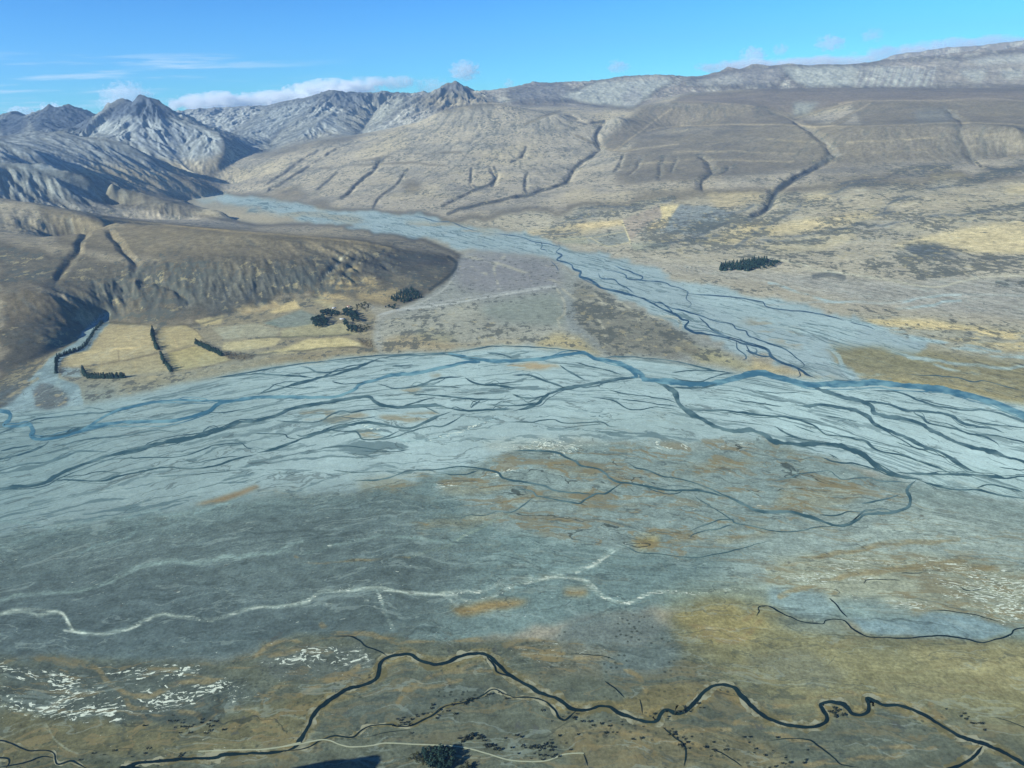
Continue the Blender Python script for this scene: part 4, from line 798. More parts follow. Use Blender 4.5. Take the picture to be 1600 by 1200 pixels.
DARK = """705,643 685,650 660,662 648,668 630,669 600,663 575,660 550,663 520,670 490,680 465,688 440,698 400,708;3.4
802,642 825,637 845,627 857,616 882,607 912,602 940,597 975,591 1000,590;5
700,638 730,642 762,640 802,639;3.5
702,639 687,634 662,634 625,636 600,634 585,627 575,620 537,624 500,630 462,637 425,651 400,657 370,661 345,672 320,680 275,687 237,696 220,702 185,709 160,715 135,724 107,734 85,745 75,752 50,759 25,760 0,764 -60,775 -200,800 -400,860;5
220,702 250,693 290,688 330,672 360,668;4
400,617 425,610 462,600 492,592 520,586 550,577 575,567 595,559;4
492,591 462,587 425,586 400,584 340,590;2.4
467,571 482,575 500,582 525,580 555,574 572,566;2
595,559 625,556 662,555 700,554 725,559 762,562;2.6
330,592 400,580 450,571 520,563 600,555 700,551 740,546 770,541 830,542 880,546 905,549 915,552;2
937,559 975,557 1012,560 1050,564 1075,569 1100,575 1125,580 1155,584;2.4
1050,589 1070,595 1095,596 1112,590 1130,584 1150,583;2.2
1050,582 1075,579 1100,579 1122,580;2
900,566 920,572 940,576 960,582 971,586;2
875,571 885,579 900,587 915,594;2.2
800,586 825,586 850,594 870,601 882,606;2.4
800,615 815,621 835,622 855,617;3
760,632 800,634 825,632 837,629;3
1022,596 1040,604 1052,610 1057,619 1060,630 1070,640 1083,648 1100,657 1120,667 1145,674 1170,672 1190,677 1202,685 1215,691 1250,694 1300,694 1325,701 1347,709 1360,720 1375,731 1392,740 1412,745 1440,749;6.5
1052,605 1075,606 1100,605 1120,600;3
1075,640 1100,641 1130,641 1162,645 1200,650 1225,651 1245,655 1265,662 1280,671 1292,679 1312,681 1337,686 1355,691 1365,700 1380,706 1407,711 1432,719 1450,725 1470,732 1487,740;3
1250,598 1267,602 1282,609 1305,616 1325,622 1345,626 1362,635 1367,645 1387,651 1415,655 1437,661 1455,672 1472,680 1495,691 1525,700 1555,707 1575,715 1600,722 1680,758 1800,830 1900,920;6
1237,632 1262,635 1282,632 1315,637 1335,641 1355,650 1365,662 1385,671 1407,680 1422,687 1440,696 1470,707 1487,717 1507,730 1525,739;5
1360,610 1390,611 1415,616 1435,625 1455,632 1480,637 1512,641 1532,640 1555,644 1575,650 1600,659 1660,680;3
1340,626 1375,629 1395,634 1415,641 1437,642 1467,645 1487,650 1502,660 1525,666 1550,669 1570,676;4
1427,640 1430,647 1442,652 1450,661 1472,666 1495,671 1515,677 1537,682 1555,690 1562,697;3
1525,679 1550,680 1575,685 1600,691 1640,700;2
1502,653 1525,659 1557,664 1600,669 1640,676;2.4
1400,737 1425,740 1462,741 1495,741 1525,742 1550,744 1567,747 1585,746 1600,744 1700,752 1850,800;4
1432,748 1450,755 1470,761 1495,765 1525,765 1545,769 1565,774 1600,779 1660,786;3
1525,762 1542,757 1562,760 1582,764 1600,769;2.2
1432,750 1420,760 1417,767 1422,777 1420,790 1410,796 1392,801 1372,802 1352,804 1340,812 1327,820 1307,821 1282,814 1257,805 1230,799 1200,800 1175,795 1157,785 1137,776 1115,767;4.6
1135,776 1115,766 1100,760 1075,751 1050,746 1035,744 1012,735 995,731 975,720;2
1137,777 1095,767 1062,766 1037,765 1012,760 985,755 970,754 952,747 947,740 932,732 907,727 900,721 885,715 867,707 832,704 800,705;3.2
970,755 960,762 945,771 930,772 917,779 905,786 885,784 862,779 840,775 830,767 800,764;2.6
930,772 912,771 887,769 865,766 852,760 830,755 800,750 785,746 780,739 762,734 725,729 700,731 675,734 637,736 612,745 587,750 551,751;2.6
695,740 712,742 732,740 747,735;1.8
840,776 830,780 815,791 800,800 775,800 757,805 732,805 715,812;1.5
1347,787 1362,784 1387,779 1407,772;2.4
1350,800 1325,799 1315,803 1300,806 1280,804;2
1310,821 1275,824 1250,829 1225,831 1200,828 1175,822 1147,817 1145,812 1125,812 1112,817 1095,822 1075,831;1.6
1142,820 1122,826 1100,829 1080,836 1079,841;1.8
1085,775 1100,785 1120,797 1147,815;1.5
960,847 970,851 985,857 1000,864 1025,865 1062,870 1087,871 1112,867 1150,859 1200,845;1.4
1200,751 1222,749 1240,744 1262,739 1295,736 1305,742 1317,749 1340,747 1360,747 1372,751 1395,752 1425,754;1.8
1200,717 1237,720 1272,714;1.3
1282,714 1307,722 1332,724 1360,731 1380,738;2.4
1295,709 1310,717;2
1225,681 1262,687 1300,692;2
1210,666 1225,675 1250,685 1290,691;1.8
950,609 975,615 1007,619 1025,622 1045,625 1057,630;2
970,624 1000,627 1030,632 1058,634;2
920,620 950,624 967,630 980,639 1000,640 1025,636 1062,641;1.8
800,660 832,659 862,655 880,660 905,661 940,659 952,666 967,667;1.8
880,669 912,665 940,663;1.4
400,677 430,678 445,679 450,684 465,686;2
462,679 475,681 500,673;2
465,688 500,675 515,672 537,674 555,674 562,680 565,686 585,687 605,682 630,671;2.2
615,660 622,666 632,669;1.6
430,657 462,659 495,659 512,651 532,642 550,644 575,640 612,639;2
635,611 650,616 670,617 700,619 722,622 750,624 787,624 800,621;2.4
630,634 655,627 680,621;1.8
735,637 740,632 750,626;2.6
665,637 687,646;2
725,646 712,656 690,666 672,666 650,671 625,680 600,686 580,687;2
590,599 600,602 617,607 637,606 662,600 675,594 700,590 725,589;2.8
727,590 737,596 752,601 775,602 805,606;3.4
757,600 780,599 800,598;2
520,596 542,600 570,597;2
762,551 782,554 800,559;2.6
612,572 632,571 645,570;2
0,705 22,700 50,695;2
-40,722 0,717 25,712 47,705 67,697 75,689;2.8
-40,745 0,735 22,729 47,724 70,722 95,715 120,706 145,705 170,707;2.8
75,700 100,695 130,687 160,684 200,680 237,672 270,674;2
82,751 112,750 160,751 185,744 225,736 260,730 287,732 332,729 362,719 400,710;2.4
95,745 130,742 155,737 190,739;1.4
142,722 185,717 222,715 270,714 295,710 322,700 340,695 375,692 387,700 405,702;2
285,726 312,722 350,715 375,712;1.5
-30,688 0,677 25,666;2
37,662 62,654 100,650 132,646 160,645 200,637 225,635;2
132,636 162,640;1.5
62,682 92,680 112,674 132,667;3.4
640,602 660,604 690,603 720,606;1.6
520,650 560,654 590,650;1.4
300,640 340,645 380,640;1.6
420,600 460,606 500,604;1.6
1180,610 1210,614 1250,613;1.5
1150,626 1190,630 1222,636;1.6
1290,650 1320,654 1340,660;1.6
1400,690 1430,700 1460,703;1.6
1560,730 1590,734 1620,735;1.8
1240,664 1262,672 1275,676;1.5
1120,655 1160,660 1190,663;1.4
240,745 290,742 340,738 370,735;1.3
500,700 540,697 570,700 610,706;1.3
560,705 610,706 640,702;1.4
520,735 560,738 600,736;1.2
1305,660 1322,655 1330,659;1.6
1418,584 1440,586 1462,587 1495,590 1520,597 1537,595 1562,601 1600,611;1.4
1300,594 1337,594 1360,591;1.3"""
SIDE = """872,382 875,387 869,394 877,399 870,406 882,410 892,414 895,420 907,424 905,432 920,436 932,444 940,450 960,454 980,459 997,464 1007,467 1020,475 1037,484 1057,492 1065,499 1076,502 1071,511 1082,519 1100,521 1122,525 1145,531 1162,537 1185,542 1201,549 1205,557 1220,566 1242,574 1262,585 1276,592;3.4
845,377 847,384 844,389 852,391 854,395;1.8
960,415 975,421 990,427 1004,432 1001,437 985,437;1.8
935,427 940,435 960,437 966,444 980,450 991,459;2
942,416 947,422 960,424 977,429 980,435 992,437 1037,441 1050,447 1067,452 1075,457 1072,467 1080,475 1075,482;1.8
1075,459 1100,461 1145,464 1175,469 1192,472 1195,477 1200,480 1220,484 1262,487 1300,495 1322,502;1.8
1328,503 1355,510 1366,515;1.5
1000,465 1032,474 1050,482 1065,485 1092,492 1112,500 1130,504 1145,507 1150,514 1165,517 1170,525 1185,530 1200,536 1215,541 1230,547 1242,557 1255,567 1256,572 1247,576;2.2
1092,495 1102,505 1112,515 1132,522;1.8
1150,533 1152,545 1165,554 1166,560 1160,562;1.5
1166,547 1185,555 1204,558;3
1165,537 1172,550 1182,551 1180,544;1.6
1020,475 1030,472 1040,478 1050,487 1037,484;1.6
910,436 920,440 935,448;1.5
640,338 662,340 680,346 705,347 722,354 740,360 747,362;1.4
770,365 785,366 800,368 815,370 832,377 862,382 880,388;1.4
860,408 868,416 872,424;1.3
1246,576 1250,586 1245,590;1.2"""
STREAM = """-80,1190 0,1184 15,1190 10,1200;4
445,1175 460,1167 472,1152 482,1135 487,1120 500,1105 520,1090 542,1077 570,1070 585,1062 592,1050 595,1037 602,1029 617,1024 640,1022 652,1030 667,1036 685,1038 702,1034 720,1025 735,1022 757,1022 772,1032 785,1045 800,1057 825,1071 850,1085 870,1091 885,1102 897,1109 917,1109 935,1104 950,1104 962,1111 982,1119 1005,1127 1025,1127 1032,1115 1042,1109 1057,1115 1072,1110 1085,1097 1095,1085 1107,1075 1125,1070 1142,1072 1155,1082 1170,1100 1185,1112 1200,1122 1225,1131 1250,1135 1275,1135 1290,1127 1292,1117 1285,1109 1282,1100 1297,1097 1315,1099 1325,1106 1332,1115 1347,1117 1357,1111 1357,1100 1354,1091 1365,1094 1380,1101 1405,1102 1425,1109 1450,1120 1475,1136 1500,1150 1537,1162 1575,1179 1602,1195 1640,1215;6
760,1027 772,1040 776,1050 790,1055 802,1058;3.4
1535,1166 1522,1182 1500,1195 1470,1205;7
800,1090 830,1090 850,1096 865,1107 872,1120 882,1125 890,1120 900,1111;3.2
805,1091 787,1084 770,1077 750,1089 725,1097 705,1101 691,1106 677,1117 660,1125 642,1134 620,1135 612,1132 590,1133 572,1136 560,1146 547,1152 525,1150 507,1154 492,1162 477,1169 450,1173;2.6
525,994 545,994 562,1001 572,1010 592,1017 604,1025;2
452,1172 420,1177 390,1177 350,1179 332,1184 287,1186 250,1189 220,1192 195,1200 170,1212;6
-60,1150 0,1157 15,1160 35,1169 50,1173 72,1172 84,1177 86,1187 92,1194 110,1189 125,1195 145,1205;3
85,1185 67,1182 45,1190 20,1195 0,1198;2.2
945,1064 960,1075 975,1090;2.2
1000,1092 1004,1115;1.6
882,1022 912,1022 940,1025 962,1031;1.2
1035,1136 1052,1150 1067,1162 1071,1177 1070,1197;2
1115,1170 1137,1182 1160,1198;1.8
912,1177 919,1197;1.6
1185,950 1200,947 1217,955 1237,965 1257,972 1285,975 1290,969 1317,969 1332,982 1355,994 1387,996 1420,997 1450,994 1480,994 1512,999 1535,1004 1557,999 1580,991 1585,984 1600,981 1650,978;2.3
1183,962 1187,955 1185,950 1190,947 1202,947;1.8
1296,934 1306,944 1316,956 1325,965;2
1350,912 1355,906 1375,905 1407,907;1.4
1452,954 1475,954 1500,957 1525,961 1562,972;1.4
1500,917 1510,922 1537,922;1.4
1200,1157 1237,1154 1265,1156 1280,1166 1300,1182 1317,1195 1345,1199;2.2
1545,1120 1567,1124 1600,1136 1640,1150;1.4
640,1140 600,1145 575,1152;1"""
def bands(name, mat, items, label, cat, twin=False, vary=.6, ragged=.4):
    b = Bands()
    for i, it in enumerate(items): b.add(it[0], it[1], up=.3+.06*(i % 7), taper=(it[2], it[2]), seed=i+len(name), vary=vary, ragged=ragged)
    if twin:
        for i, it in enumerate(items):
            if it[1] < 2: continue
            for q in range(2 if it[1] > 2.3 else 1):      # side arms that leave the channel and come back
                P = smooth_line(pts(it[0]), 4.0); m = len(P); R = random.Random(i*7+q)
                l = R.randint(max(6, m//5), max(8, m//2)); i0 = R.randint(0, max(0, m-l-1)); S = P[i0:i0+l].copy()
                if len(S) < 5: continue
                t = np.linspace(0, 1, len(S)); S[:, 1] += R.choice((-1, 1))*np.sin(math.pi*t)*(it[1]*.5+R.uniform(1.5, 5.5))+(fbm(t*6, t*0+i, 2, 12)-.5)*3
                b.add(' '.join(f'{u:.1f},{v:.1f}' for u, v in S), min(1.5, it[1]*R.uniform(.22, .4)), up=.25, taper=(1, 1), seed=300+i*3+q)
    return tag(b.build(name, mat), label, cat, kind='structure')
def parse(s, k=.86): return [(l.split(';')[0], float(l.split(';')[1])*k, 1) for l in s.strip().split('\n')]
bands('river', MW_BLUE, BLUE, 'pale blue main river channel winding along the far bank of the gravel bed', 'river', True, .4, .25)
bands('river_braids', MW_DARK, parse(DARK), 'many dark shallow water channels braiding across the pale gravel bed', 'river', True)
bands('side_river', MW_SIDE, parse(SIDE, .8), 'dark blue side river braiding down the gravel tongue from the upper valley', 'river', True)
bands('stream', MW_STR, parse(STREAM, .78), 'nearly black meandering stream through tan grass close below', 'stream', False, .45, .3)
def bank_mat():
    n = NT('stream_bank_silt'); geo = n.new('ShaderNodeNewGeometry'); pos = geo.outputs['Position']
    return n.done(n.mix(n.ramp(n.noise(pos, 1/50, 5, .65), .45, .6), n.mix(n.noise(pos, 1/9, 4), c4((70, 74, 56)), c4((112, 106, 78))), c4((138, 140, 124))), .95)
kb = Bands()
for i, it in enumerate(parse(STREAM, 1.0)):
    if it[1] >= 2.5: kb.add(it[0], it[1]*1.75+1.2, up=.12+.01*(i % 9), taper=(1, 1), seed=i+500, vary=.8, ragged=.7, jit=1.6)
tag(kb.build('stream_banks', bank_mat()), 'silty tussock banks along the dark meandering stream', 'stream bank', kind='structure')
def road_mat():
    n = NT('gravel_road'); geo = n.new('ShaderNodeNewGeometry')
    return n.done(n.mix(n.noise(geo.outputs['Position'], 1/15, 4), c4((128, 138, 124)), c4((166, 170, 152))), .95)
rb = Bands()
for i, (s, w) in enumerate([("400,1172 440,1167 470,1162 500,1156 515,1157 530,1163 550,1167 580,1165 602,1161 650,1163 700,1165 730,1169 760,1177 800,1188 850,1189 880,1179 900,1177 912,1177", 1.9), ("310,1174 360,1172 420,1170 470,1160", 1.8)]):
    rb.add(s, w, up=.8+.1*i, taper=(0, 0), vary=.12, seed=i+40, jit=.2, ragged=.1)
tag(rb.build('road', road_mat()), 'pale gravel road curving across the grass at the bottom edge', 'road', kind='structure')
# ------------------------------------------------------------------ trees, shrubs, farm buildings
def leaf_mat(name, a, b):
    n = NT(name); geo = n.new('ShaderNodeNewGeometry'); oi = n.new('ShaderNodeObjectInfo')
    v = n.math('ADD', n.math('MULTIPLY', geo.outputs['Random Per Island'], .7), n.math('MULTIPLY', oi.outputs['Random'], .3))
    return n.done(n.mix(v, tuple(a)+(1,), tuple(b)+(1,)), .9)
M_CON = leaf_mat('conifer_needles', (.010, .030, .028), (.028, .062, .046))
M_LARCH = leaf_mat('bare_willow_twigs', (.10, .085, .055), (.20, .17, .11))
M_BROAD = leaf_mat('broad_leaves', (.030, .045, .022), (.085, .085, .04))
M_PALE = leaf_mat('pale_willow_leaves', (.17, .19, .16), (.32, .33, .27))
M_SHRUB = leaf_mat('shrub_leaves', (.012, .020, .016), (.040, .048, .032))
nb_ = NT('bark'); M_BARK = nb_.done(nb_.mix(nb_.noise(nb_.new('ShaderNodeTexCoord').outputs['Object'], 8, 3), (.05, .04, .03, 1), (.12, .10, .08, 1)), .95)
def tube(p, r, k=6):
    """tapered limb along points p"""
    V = []; Fc = []
    for i, (q, ra) in enumerate(zip(p, r)):
        for j in range(k):
            a = 2*math.pi*j/k; V.append((q[0]+ra*math.cos(a), q[1]+ra*math.sin(a), q[2]))
    for i in range(len(p)-1):
        for j in range(k): Fc.append((i*k+j, i*k+(j+1) % k, (i+1)*k+(j+1) % k, (i+1)*k+j))
    return V, Fc
def clump(V, Fc, c, n, s, R):
    t = R.normal(size=3); t /= np.linalg.norm(t); nn = n+.5*t; nn /= np.linalg.norm(nn)
    u = np.cross(nn, [0.3, .2, 1]); u /= np.linalg.norm(u)+1e-6; w = np.cross(nn, u); a = R.uniform(0, 3.1)
    u, w = u*math.cos(a)+w*math.sin(a), w*math.cos(a)-u*math.sin(a)
    b = len(V); e = s*R.uniform(.7, 1.3, 4)
    V += [tuple(c+u*e[0]), tuple(c+w*e[1]*.7), tuple(c-u*e[2]), tuple(c-w*e[3]*.7)]; Fc.append((b, b+1, b+2, b+3))
def conifer(seed, h, wd):
    R = np.random.default_rng(seed); V = []; Fc = []
    tiers = 10
    for i in range(tiers):
        t = i/(tiers-1); z = h*(.10+.88*t); rad = wd*(1-t)**.62*R.uniform(.82, 1.15)+.15*wd*.2
        for j in range(max(3, int(13*(1-t)+3))):
            a = R.uniform(0, 6.283)
            for q in (.95, .55):
                rr_ = rad*q*R.uniform(.8, 1.15); c = np.array([rr_*math.cos(a), rr_*math.sin(a), z-rr_*.28+R.uniform(-.02, .02)*h])
                clump(V, Fc, c, np.array([math.cos(a)*.6, math.sin(a)*.6, .75]), wd*.34, R)
    tv, tf = tube([(0, 0, -1), (0, 0, h*.5), (0.1, 0, h*.97)], [wd*.10, wd*.06, .03])
    return (V, Fc), (tv, tf)
def broad(seed, h, wd, n=150):
    R = np.random.default_rng(seed); V = []; Fc = []
    blobs = [(np.array([R.normal()*wd*.38, R.normal()*wd*.38, h*R.uniform(.42, .82)]), wd*R.uniform(.35, .6)) for _ in range(7)]
    for c0, br in blobs:
        for _ in range(n//7):
            d = R.normal(size=3); d /= np.linalg.norm(d); clump(V, Fc, c0+d*br*np.array([1, 1, .8])*R.uniform(.7, 1.05), d, wd*.19, R)
    tv, tf = tube([(0, 0, -1), (wd*.03, 0, h*.3), (0, wd*.04, h*.7)], [wd*.09, wd*.07, wd*.03])
    for k in range(3):
        a = k*2.1+seed; v2, f2 = tube([(0, 0, h*.3), (math.cos(a)*wd*.25, math.sin(a)*wd*.25, h*.5), (math.cos(a)*wd*.45, math.sin(a)*wd*.45, h*.68)], [wd*.05, wd*.035, wd*.015], 5)
        b = len(tv); tv += v2; tf += [tuple(i+b for i in f) for f in f2]
    return (V, Fc), (tv, tf)
def bush(seed, h, wd, n=46):
    R = np.random.default_rng(seed); V = []; Fc = []
    bl = [(np.array([R.normal()*wd*.3, R.normal()*wd*.3, h*R.uniform(.3, .55)]), wd*R.uniform(.3, .5)) for _ in range(4)]
    for c0, br in bl:
        for _ in range(n//4):
            d = R.normal(size=3); d[2] = abs(d[2]); d /= np.linalg.norm(d); clump(V, Fc, c0+d*br*R.uniform(.7, 1.05), d, wd*.26, R)
    return V, Fc
def md(name, vf, mat):
    o = mesh_np(name, np.array(vf[0]), np.array(vf[1]), mat, link=False); return o
def kit(kind, n):
    out = []
    for k in range(n):
        if kind == 'conifer': a, b = conifer(100+k, 27, 7.2+.6*k); m = M_CON
        elif kind == 'macro': a, b = broad(200+k, 25, 11, 260); m = M_CON
        elif kind == 'broad': a, b = broad(300+k, 18, 7.5); m = M_BROAD
        elif kind == 'willow': a, b = broad(400+k, 12, 6); m = M_LARCH
        else: a, b = broad(500+k, 13, 6.5); m = M_PALE
        out.append((md('crown', a, m), md('trunk', b, M_BARK)))
    return out
KITS = {k: kit(k, 4) for k in ('conifer', 'macro', 'broad', 'willow', 'pale')}
TN = {'conifer': 'conifer_tree', 'macro': 'pine_tree', 'broad': 'broadleaf_tree', 'willow': 'bare_willow_tree', 'pale': 'pale_willow_tree'}
def plant(kind, x, y, label, group, sc):
    cr, tr = random.choice(KITS[kind]); e = bpy.data.objects.new(TN[kind], None); COLL.objects.link(e)
    s = sc*random.uniform(.82, 1.16)
    e.location = (x, y, float(tz(x, y))-.3); e.rotation_euler = (0, 0, random.uniform(0, 6.28)); e.scale = (s*random.uniform(.9, 1.15), s, s)
    for p in (cr, tr):
        c = p.copy(); COLL.objects.link(c); c.parent = e
    tag(e, label, 'tree', group)
def ground_at(px, py):
    P = hit(np.atleast_1d(np.asarray(px, float)), np.atleast_1d(np.asarray(py, float))); return P[:, 0], P[:, 1]
def row(kind, s, n, label, group, sc=1.0, wide=1.2, rows=1):
    P = densify(pts(s), .5); k = np.linspace(0, len(P)-1, n).astype(int); q = P[k]+rng.normal(0, .35, (n, 2))*wide*np.array([1, .5])
    for x, y in zip(*ground_at(q[:, 0], q[:, 1])): plant(kind, x, y, label, group, sc)
def grove(kind, s, n, label, group, sc=1.0):
    n = int(n*1.35); sc = sc*1.08
    P = pts(s); out = []
    gx_, gy_ = ground_at(P[:, 0], P[:, 1]); Wd = np.stack([gx_, gy_], 1); lo = Wd.min(0); hi = Wd.max(0); tries = 0
    dmin = .75*math.sqrt((hi-lo).prod()/n)*.8
    while len(out) < n and tries < 6000:
        tries += 1; c = rng.uniform(lo, hi)
        if tries % 300 == 0: dmin *= .85
        if inpoly(np.array([c[0]]), np.array([c[1]]), Wd)[0] and all((c[0]-o[0])**2+(c[1]-o[1])**2 > dmin**2 for o in out): out.append(c)
    for c in out: plant(kind, c[0], c[1], label, group, sc)
row('conifer', "88,583 88,574 89,566 91,559", 14, 'dark conifer in the short shelterbelt beside the stream bed west of the tan paddock', 'shelterbelt beside the stream bed', .85)
row('conifer', "93,558 108,552 122,548 133,541 140,531 147,519 153,512 160,505", 44, 'dark tree in the long belt climbing the stream bank along the paddock edge', 'belt of trees along the stream bank', .7)
row('conifer', "129,577 132,584 136,590", 10, 'dark tree in the short leg of the corner shelterbelt below the tan paddock', 'short leg of the corner shelterbelt', .85)
row('conifer', "139,591 160,591 180,591 196,590", 28, 'dark tree in the straight row along the bottom edge of the tan paddock', 'row along the bottom of the tan paddock', .85)
row('conifer', "238,517 239,525 242,536 247,547", 20, 'dark tree in the upper half of the belt dividing the two tan paddocks', 'upper belt between the paddocks', 1.0, 2.4)
row('conifer', "251,554 256,564 262,573 268,580", 18, 'dark tree in the lower half of the belt dividing the two tan paddocks', 'lower belt between the paddocks', .9, 1.8)
row('conifer', "307,537 317,542 328,547 338,551 347,556", 20, 'dark tree in the slanting belt at the right edge of the striped paddock', 'slanting belt right of the paddocks', .9)
grove('willow', "348,553 372,552 400,557 385,563 358,561", 26, 'brown leafless willow in the thicket right of the slanting belt', 'willow thicket right of the slanting belt', .6)
grove('macro', "488,500 505,496 512,508 496,514 489,508", 22, 'tall dark pine in the square block nearest the pale paddock', 'square pine block nearest the pale paddock', .95)
grove('macro', "501,488 520,487 531,492 520,496 504,494", 18, 'dark pine in the flat oblong block above the square one', 'oblong pine block above the square one', .8)
grove('macro', "536,488 548,486 555,492 562,502 552,505 546,497 538,494", 20, 'dark pine in the irregular block around the farmhouse', 'pine block around the farmhouse', .9)
grove('broad', "556,478 572,474 580,482 570,487 558,486", 14, 'grey green broadleaf tree behind the farmhouse block', 'broadleaf trees behind the farmhouse', .9)
grove('macro', "536,506 541,505 548,514 556,512 558,521 547,521", 12, 'dark pine in the small clump below the farmhouse', 'pine clump below the farmhouse', .8)
grove('broad', "557,512 572,508 578,513 570,520 558,521", 14, 'olive broadleaf tree mixed into the clump below the farmhouse', 'broadleaf trees below the farmhouse', .75)
grove('willow', "558,530 574,529 584,536 584,544 570,541", 14, 'brown bare willow beside the river bank below the farm', 'willows on the bank below the farm', .6)
grove('conifer', "608,467 625,457 643,451 655,459 660,465 645,469 630,474", 50, 'blue green conifer in the wedge plantation at the foot of the dark spur', 'wedge plantation at the foot of the spur', .7)
grove('macro', "601,482 610,478 619,479 616,484", 6, 'dark pine in the tiny clump left of the wedge plantation', 'tiny clump near the wedge plantation', .6)
grove('conifer', "1122,418 1130,414 1160,410 1188,406 1198,407 1199,412 1180,418 1172,424 1150,422 1128,424", 78, 'dark conifer in the long plantation beside the pale right bank', 'long plantation on the right bank', .95)
grove('macro', "1192,409 1205,409 1216,412 1212,417 1190,422 1176,421 1182,417", 24, 'dark pine in the right hand tail of the long plantation', 'right tail of the long plantation', .8)
grove('pale', "1060,419 1085,417 1102,423 1098,427 1066,424", 14, 'pale grey willow left of the long plantation', 'pale willows beside the plantation', .6)
grove('macro', "664,1186 668,1176 682,1173 696,1173 702,1180 712,1184 715,1192 700,1203 680,1205", 15, 'big dark tree in the clump at the bottom edge below the road', 'big tree clump below the road', .62)
grove('broad', "640,1186 655,1181 666,1186 660,1196 645,1192", 7, 'smaller dark tree left of the big clump at the bottom edge', 'smaller trees beside the big clump', .5)
grove('broad', "718,1203 730,1197 738,1202 735,1208", 3, 'dark tree right of the big clump cut by the bottom edge', 'trees right of the big clump', .5)
# single shrubs near the small foreground streams
BUSH = [md('shrub', bush(700+k, 3.4, 2.6), M_SHRUB) for k in range(6)]
def shrub(px, py, label, group, sc=1.0):
    for x, y in zip(*ground_at(px, py)):
        b = random.choice(BUSH); o = b.copy(); COLL.objects.link(o); s = sc*random.uniform(.6, 1.5)
        o.location = (x, y, float(tz(x, y))-.1); o.rotation_euler = (0, 0, random.uniform(0, 6.28)); o.scale = (s*random.uniform(.9, 1.5), s, s)
        tag(o, label, 'shrub', group)
def scatter_line(s, n, spread):
    P = densify(pts(s), 2); q = P[rng.integers(0, len(P), n)]+rng.normal(0, 1, (n, 2))*np.array([spread, spread*.55]); return q[:, 0], q[:, 1]
shrub(*scatter_line("612,1132 660,1126 705,1102 750,1089 785,1085", 46, 9), 'small dark shrub along the thin creek in the lower middle', 'shrubs along the thin creek')
shrub(*scatter_line("720,1157 735,1152 755,1155", 22, 5), 'dark shrub in the thicket just above the pale road', 'thicket above the road', 1.15)
shrub(*scatter_line("757,1165 770,1168 776,1174", 14, 4), 'dark shrub in the small thicket at the bend of the pale road', 'thicket at the bend of the road', 1.1)
shrub(*scatter_line("1030,1112 1060,1118 1100,1100", 16, 8), 'dark shrub on the inner bank of the stream bend lower centre', 'shrubs on the inner stream bank')
shrub(*scatter_line("1300,1112 1312,1116", 14, 5), 'dark shrub inside the tight meander loop lower right', 'shrubs inside the meander loop', 1.1)
shrub(*scatter_line("800,1150 830,1165 870,1172 820,1175", 44, 16), 'dark shrub on the rough scrubby ground left of the road end', 'shrubs on the rough ground near the road end')
shrub(*scatter_line("250,1122 300,1130 340,1138 280,1132", 26, 14), 'dark shrub on the tan grass at lower left', 'shrubs on the tan grass at lower left')
shrub(*scatter_line("1040,1140 1062,1158 1070,1172", 20, 5), 'dark shrub beside the short side creek at bottom centre', 'shrubs beside the short side creek')
shrub(*scatter_line("1200,1180 1260,1190 1100,1180 1200,1150 1060,1190", 26, 22), 'dark shrub scattered on the tan flat at bottom right', 'shrubs on the tan flat at bottom right')
shrub(*scatter_line("1480,1112 1495,1117 1540,1140", 12, 8), 'dark shrub on the pale grass right of the meander', 'shrubs on the pale grass right of the meander')
shrub(*scatter_line("860,1120 930,1135 1000,1150", 26, 14), 'dark shrub between the two stream arms at bottom centre', 'shrubs between the stream arms')
shrub(*scatter_line("100,1188 200,1180 300,1182", 14, 10), 'dark shrub beside the dark creek at the bottom left corner', 'shrubs at the bottom left corner')
# farm buildings
def box(x0, x1, y0, y1, z0, z1):
    V = [(x, y, z) for x in (x0, x1) for y in (y0, y1) for z in (z0, z1)]
    return V, [(0, 1, 3, 2), (4, 6, 7, 5), (0, 4, 5, 1), (2, 3, 7, 6), (0, 2, 6, 4), (1, 5, 7, 3)]
def flatmat(name, a, b, sc=3, rough=.7):
    n = NT(name); return n.done(n.mix(n.noise(n.new('ShaderNodeTexCoord').outputs['Object'], sc, 3), tuple(a)+(1,), tuple(b)+(1,)), rough)
M_WALL = flatmat('weatherboard', (.55, .54, .48), (.68, .67, .62)); M_ROOF = flatmat('painted_iron', (.36, .38, .38), (.48, .50, .50)); M_RED = flatmat('red_iron', (.20, .07, .05), (.28, .10, .07)); M_GLS = flatmat('window_glass', (.03, .04, .05), (.06, .07, .08), 3, .2); M_WOOD = flatmat('door_wood', (.10, .06, .04), (.16, .10, .06)); M_BRICK = flatmat('chimney_brick', (.25, .12, .09), (.34, .18, .13))
def gable(L, Wd, z0, z1, ov=.6):
    l, w = L/2+ov, Wd/2+ov; t = .25
    V = [(-l, -w, z0), (l, -w, z0), (l, 0, z1), (-l, 0, z1), (l, w, z0), (-l, w, z0)]; V += [(x, y, z-t) for x, y, z in V]
    return V, [(0, 1, 2, 3), (3, 2, 4, 5), (6, 9, 8, 7), (9, 11, 10, 8), (0, 6, 7, 1), (5, 4, 10, 11), (1, 7, 8, 2), (2, 8, 10, 4), (0, 3, 9, 6), (3, 5, 11, 9)]
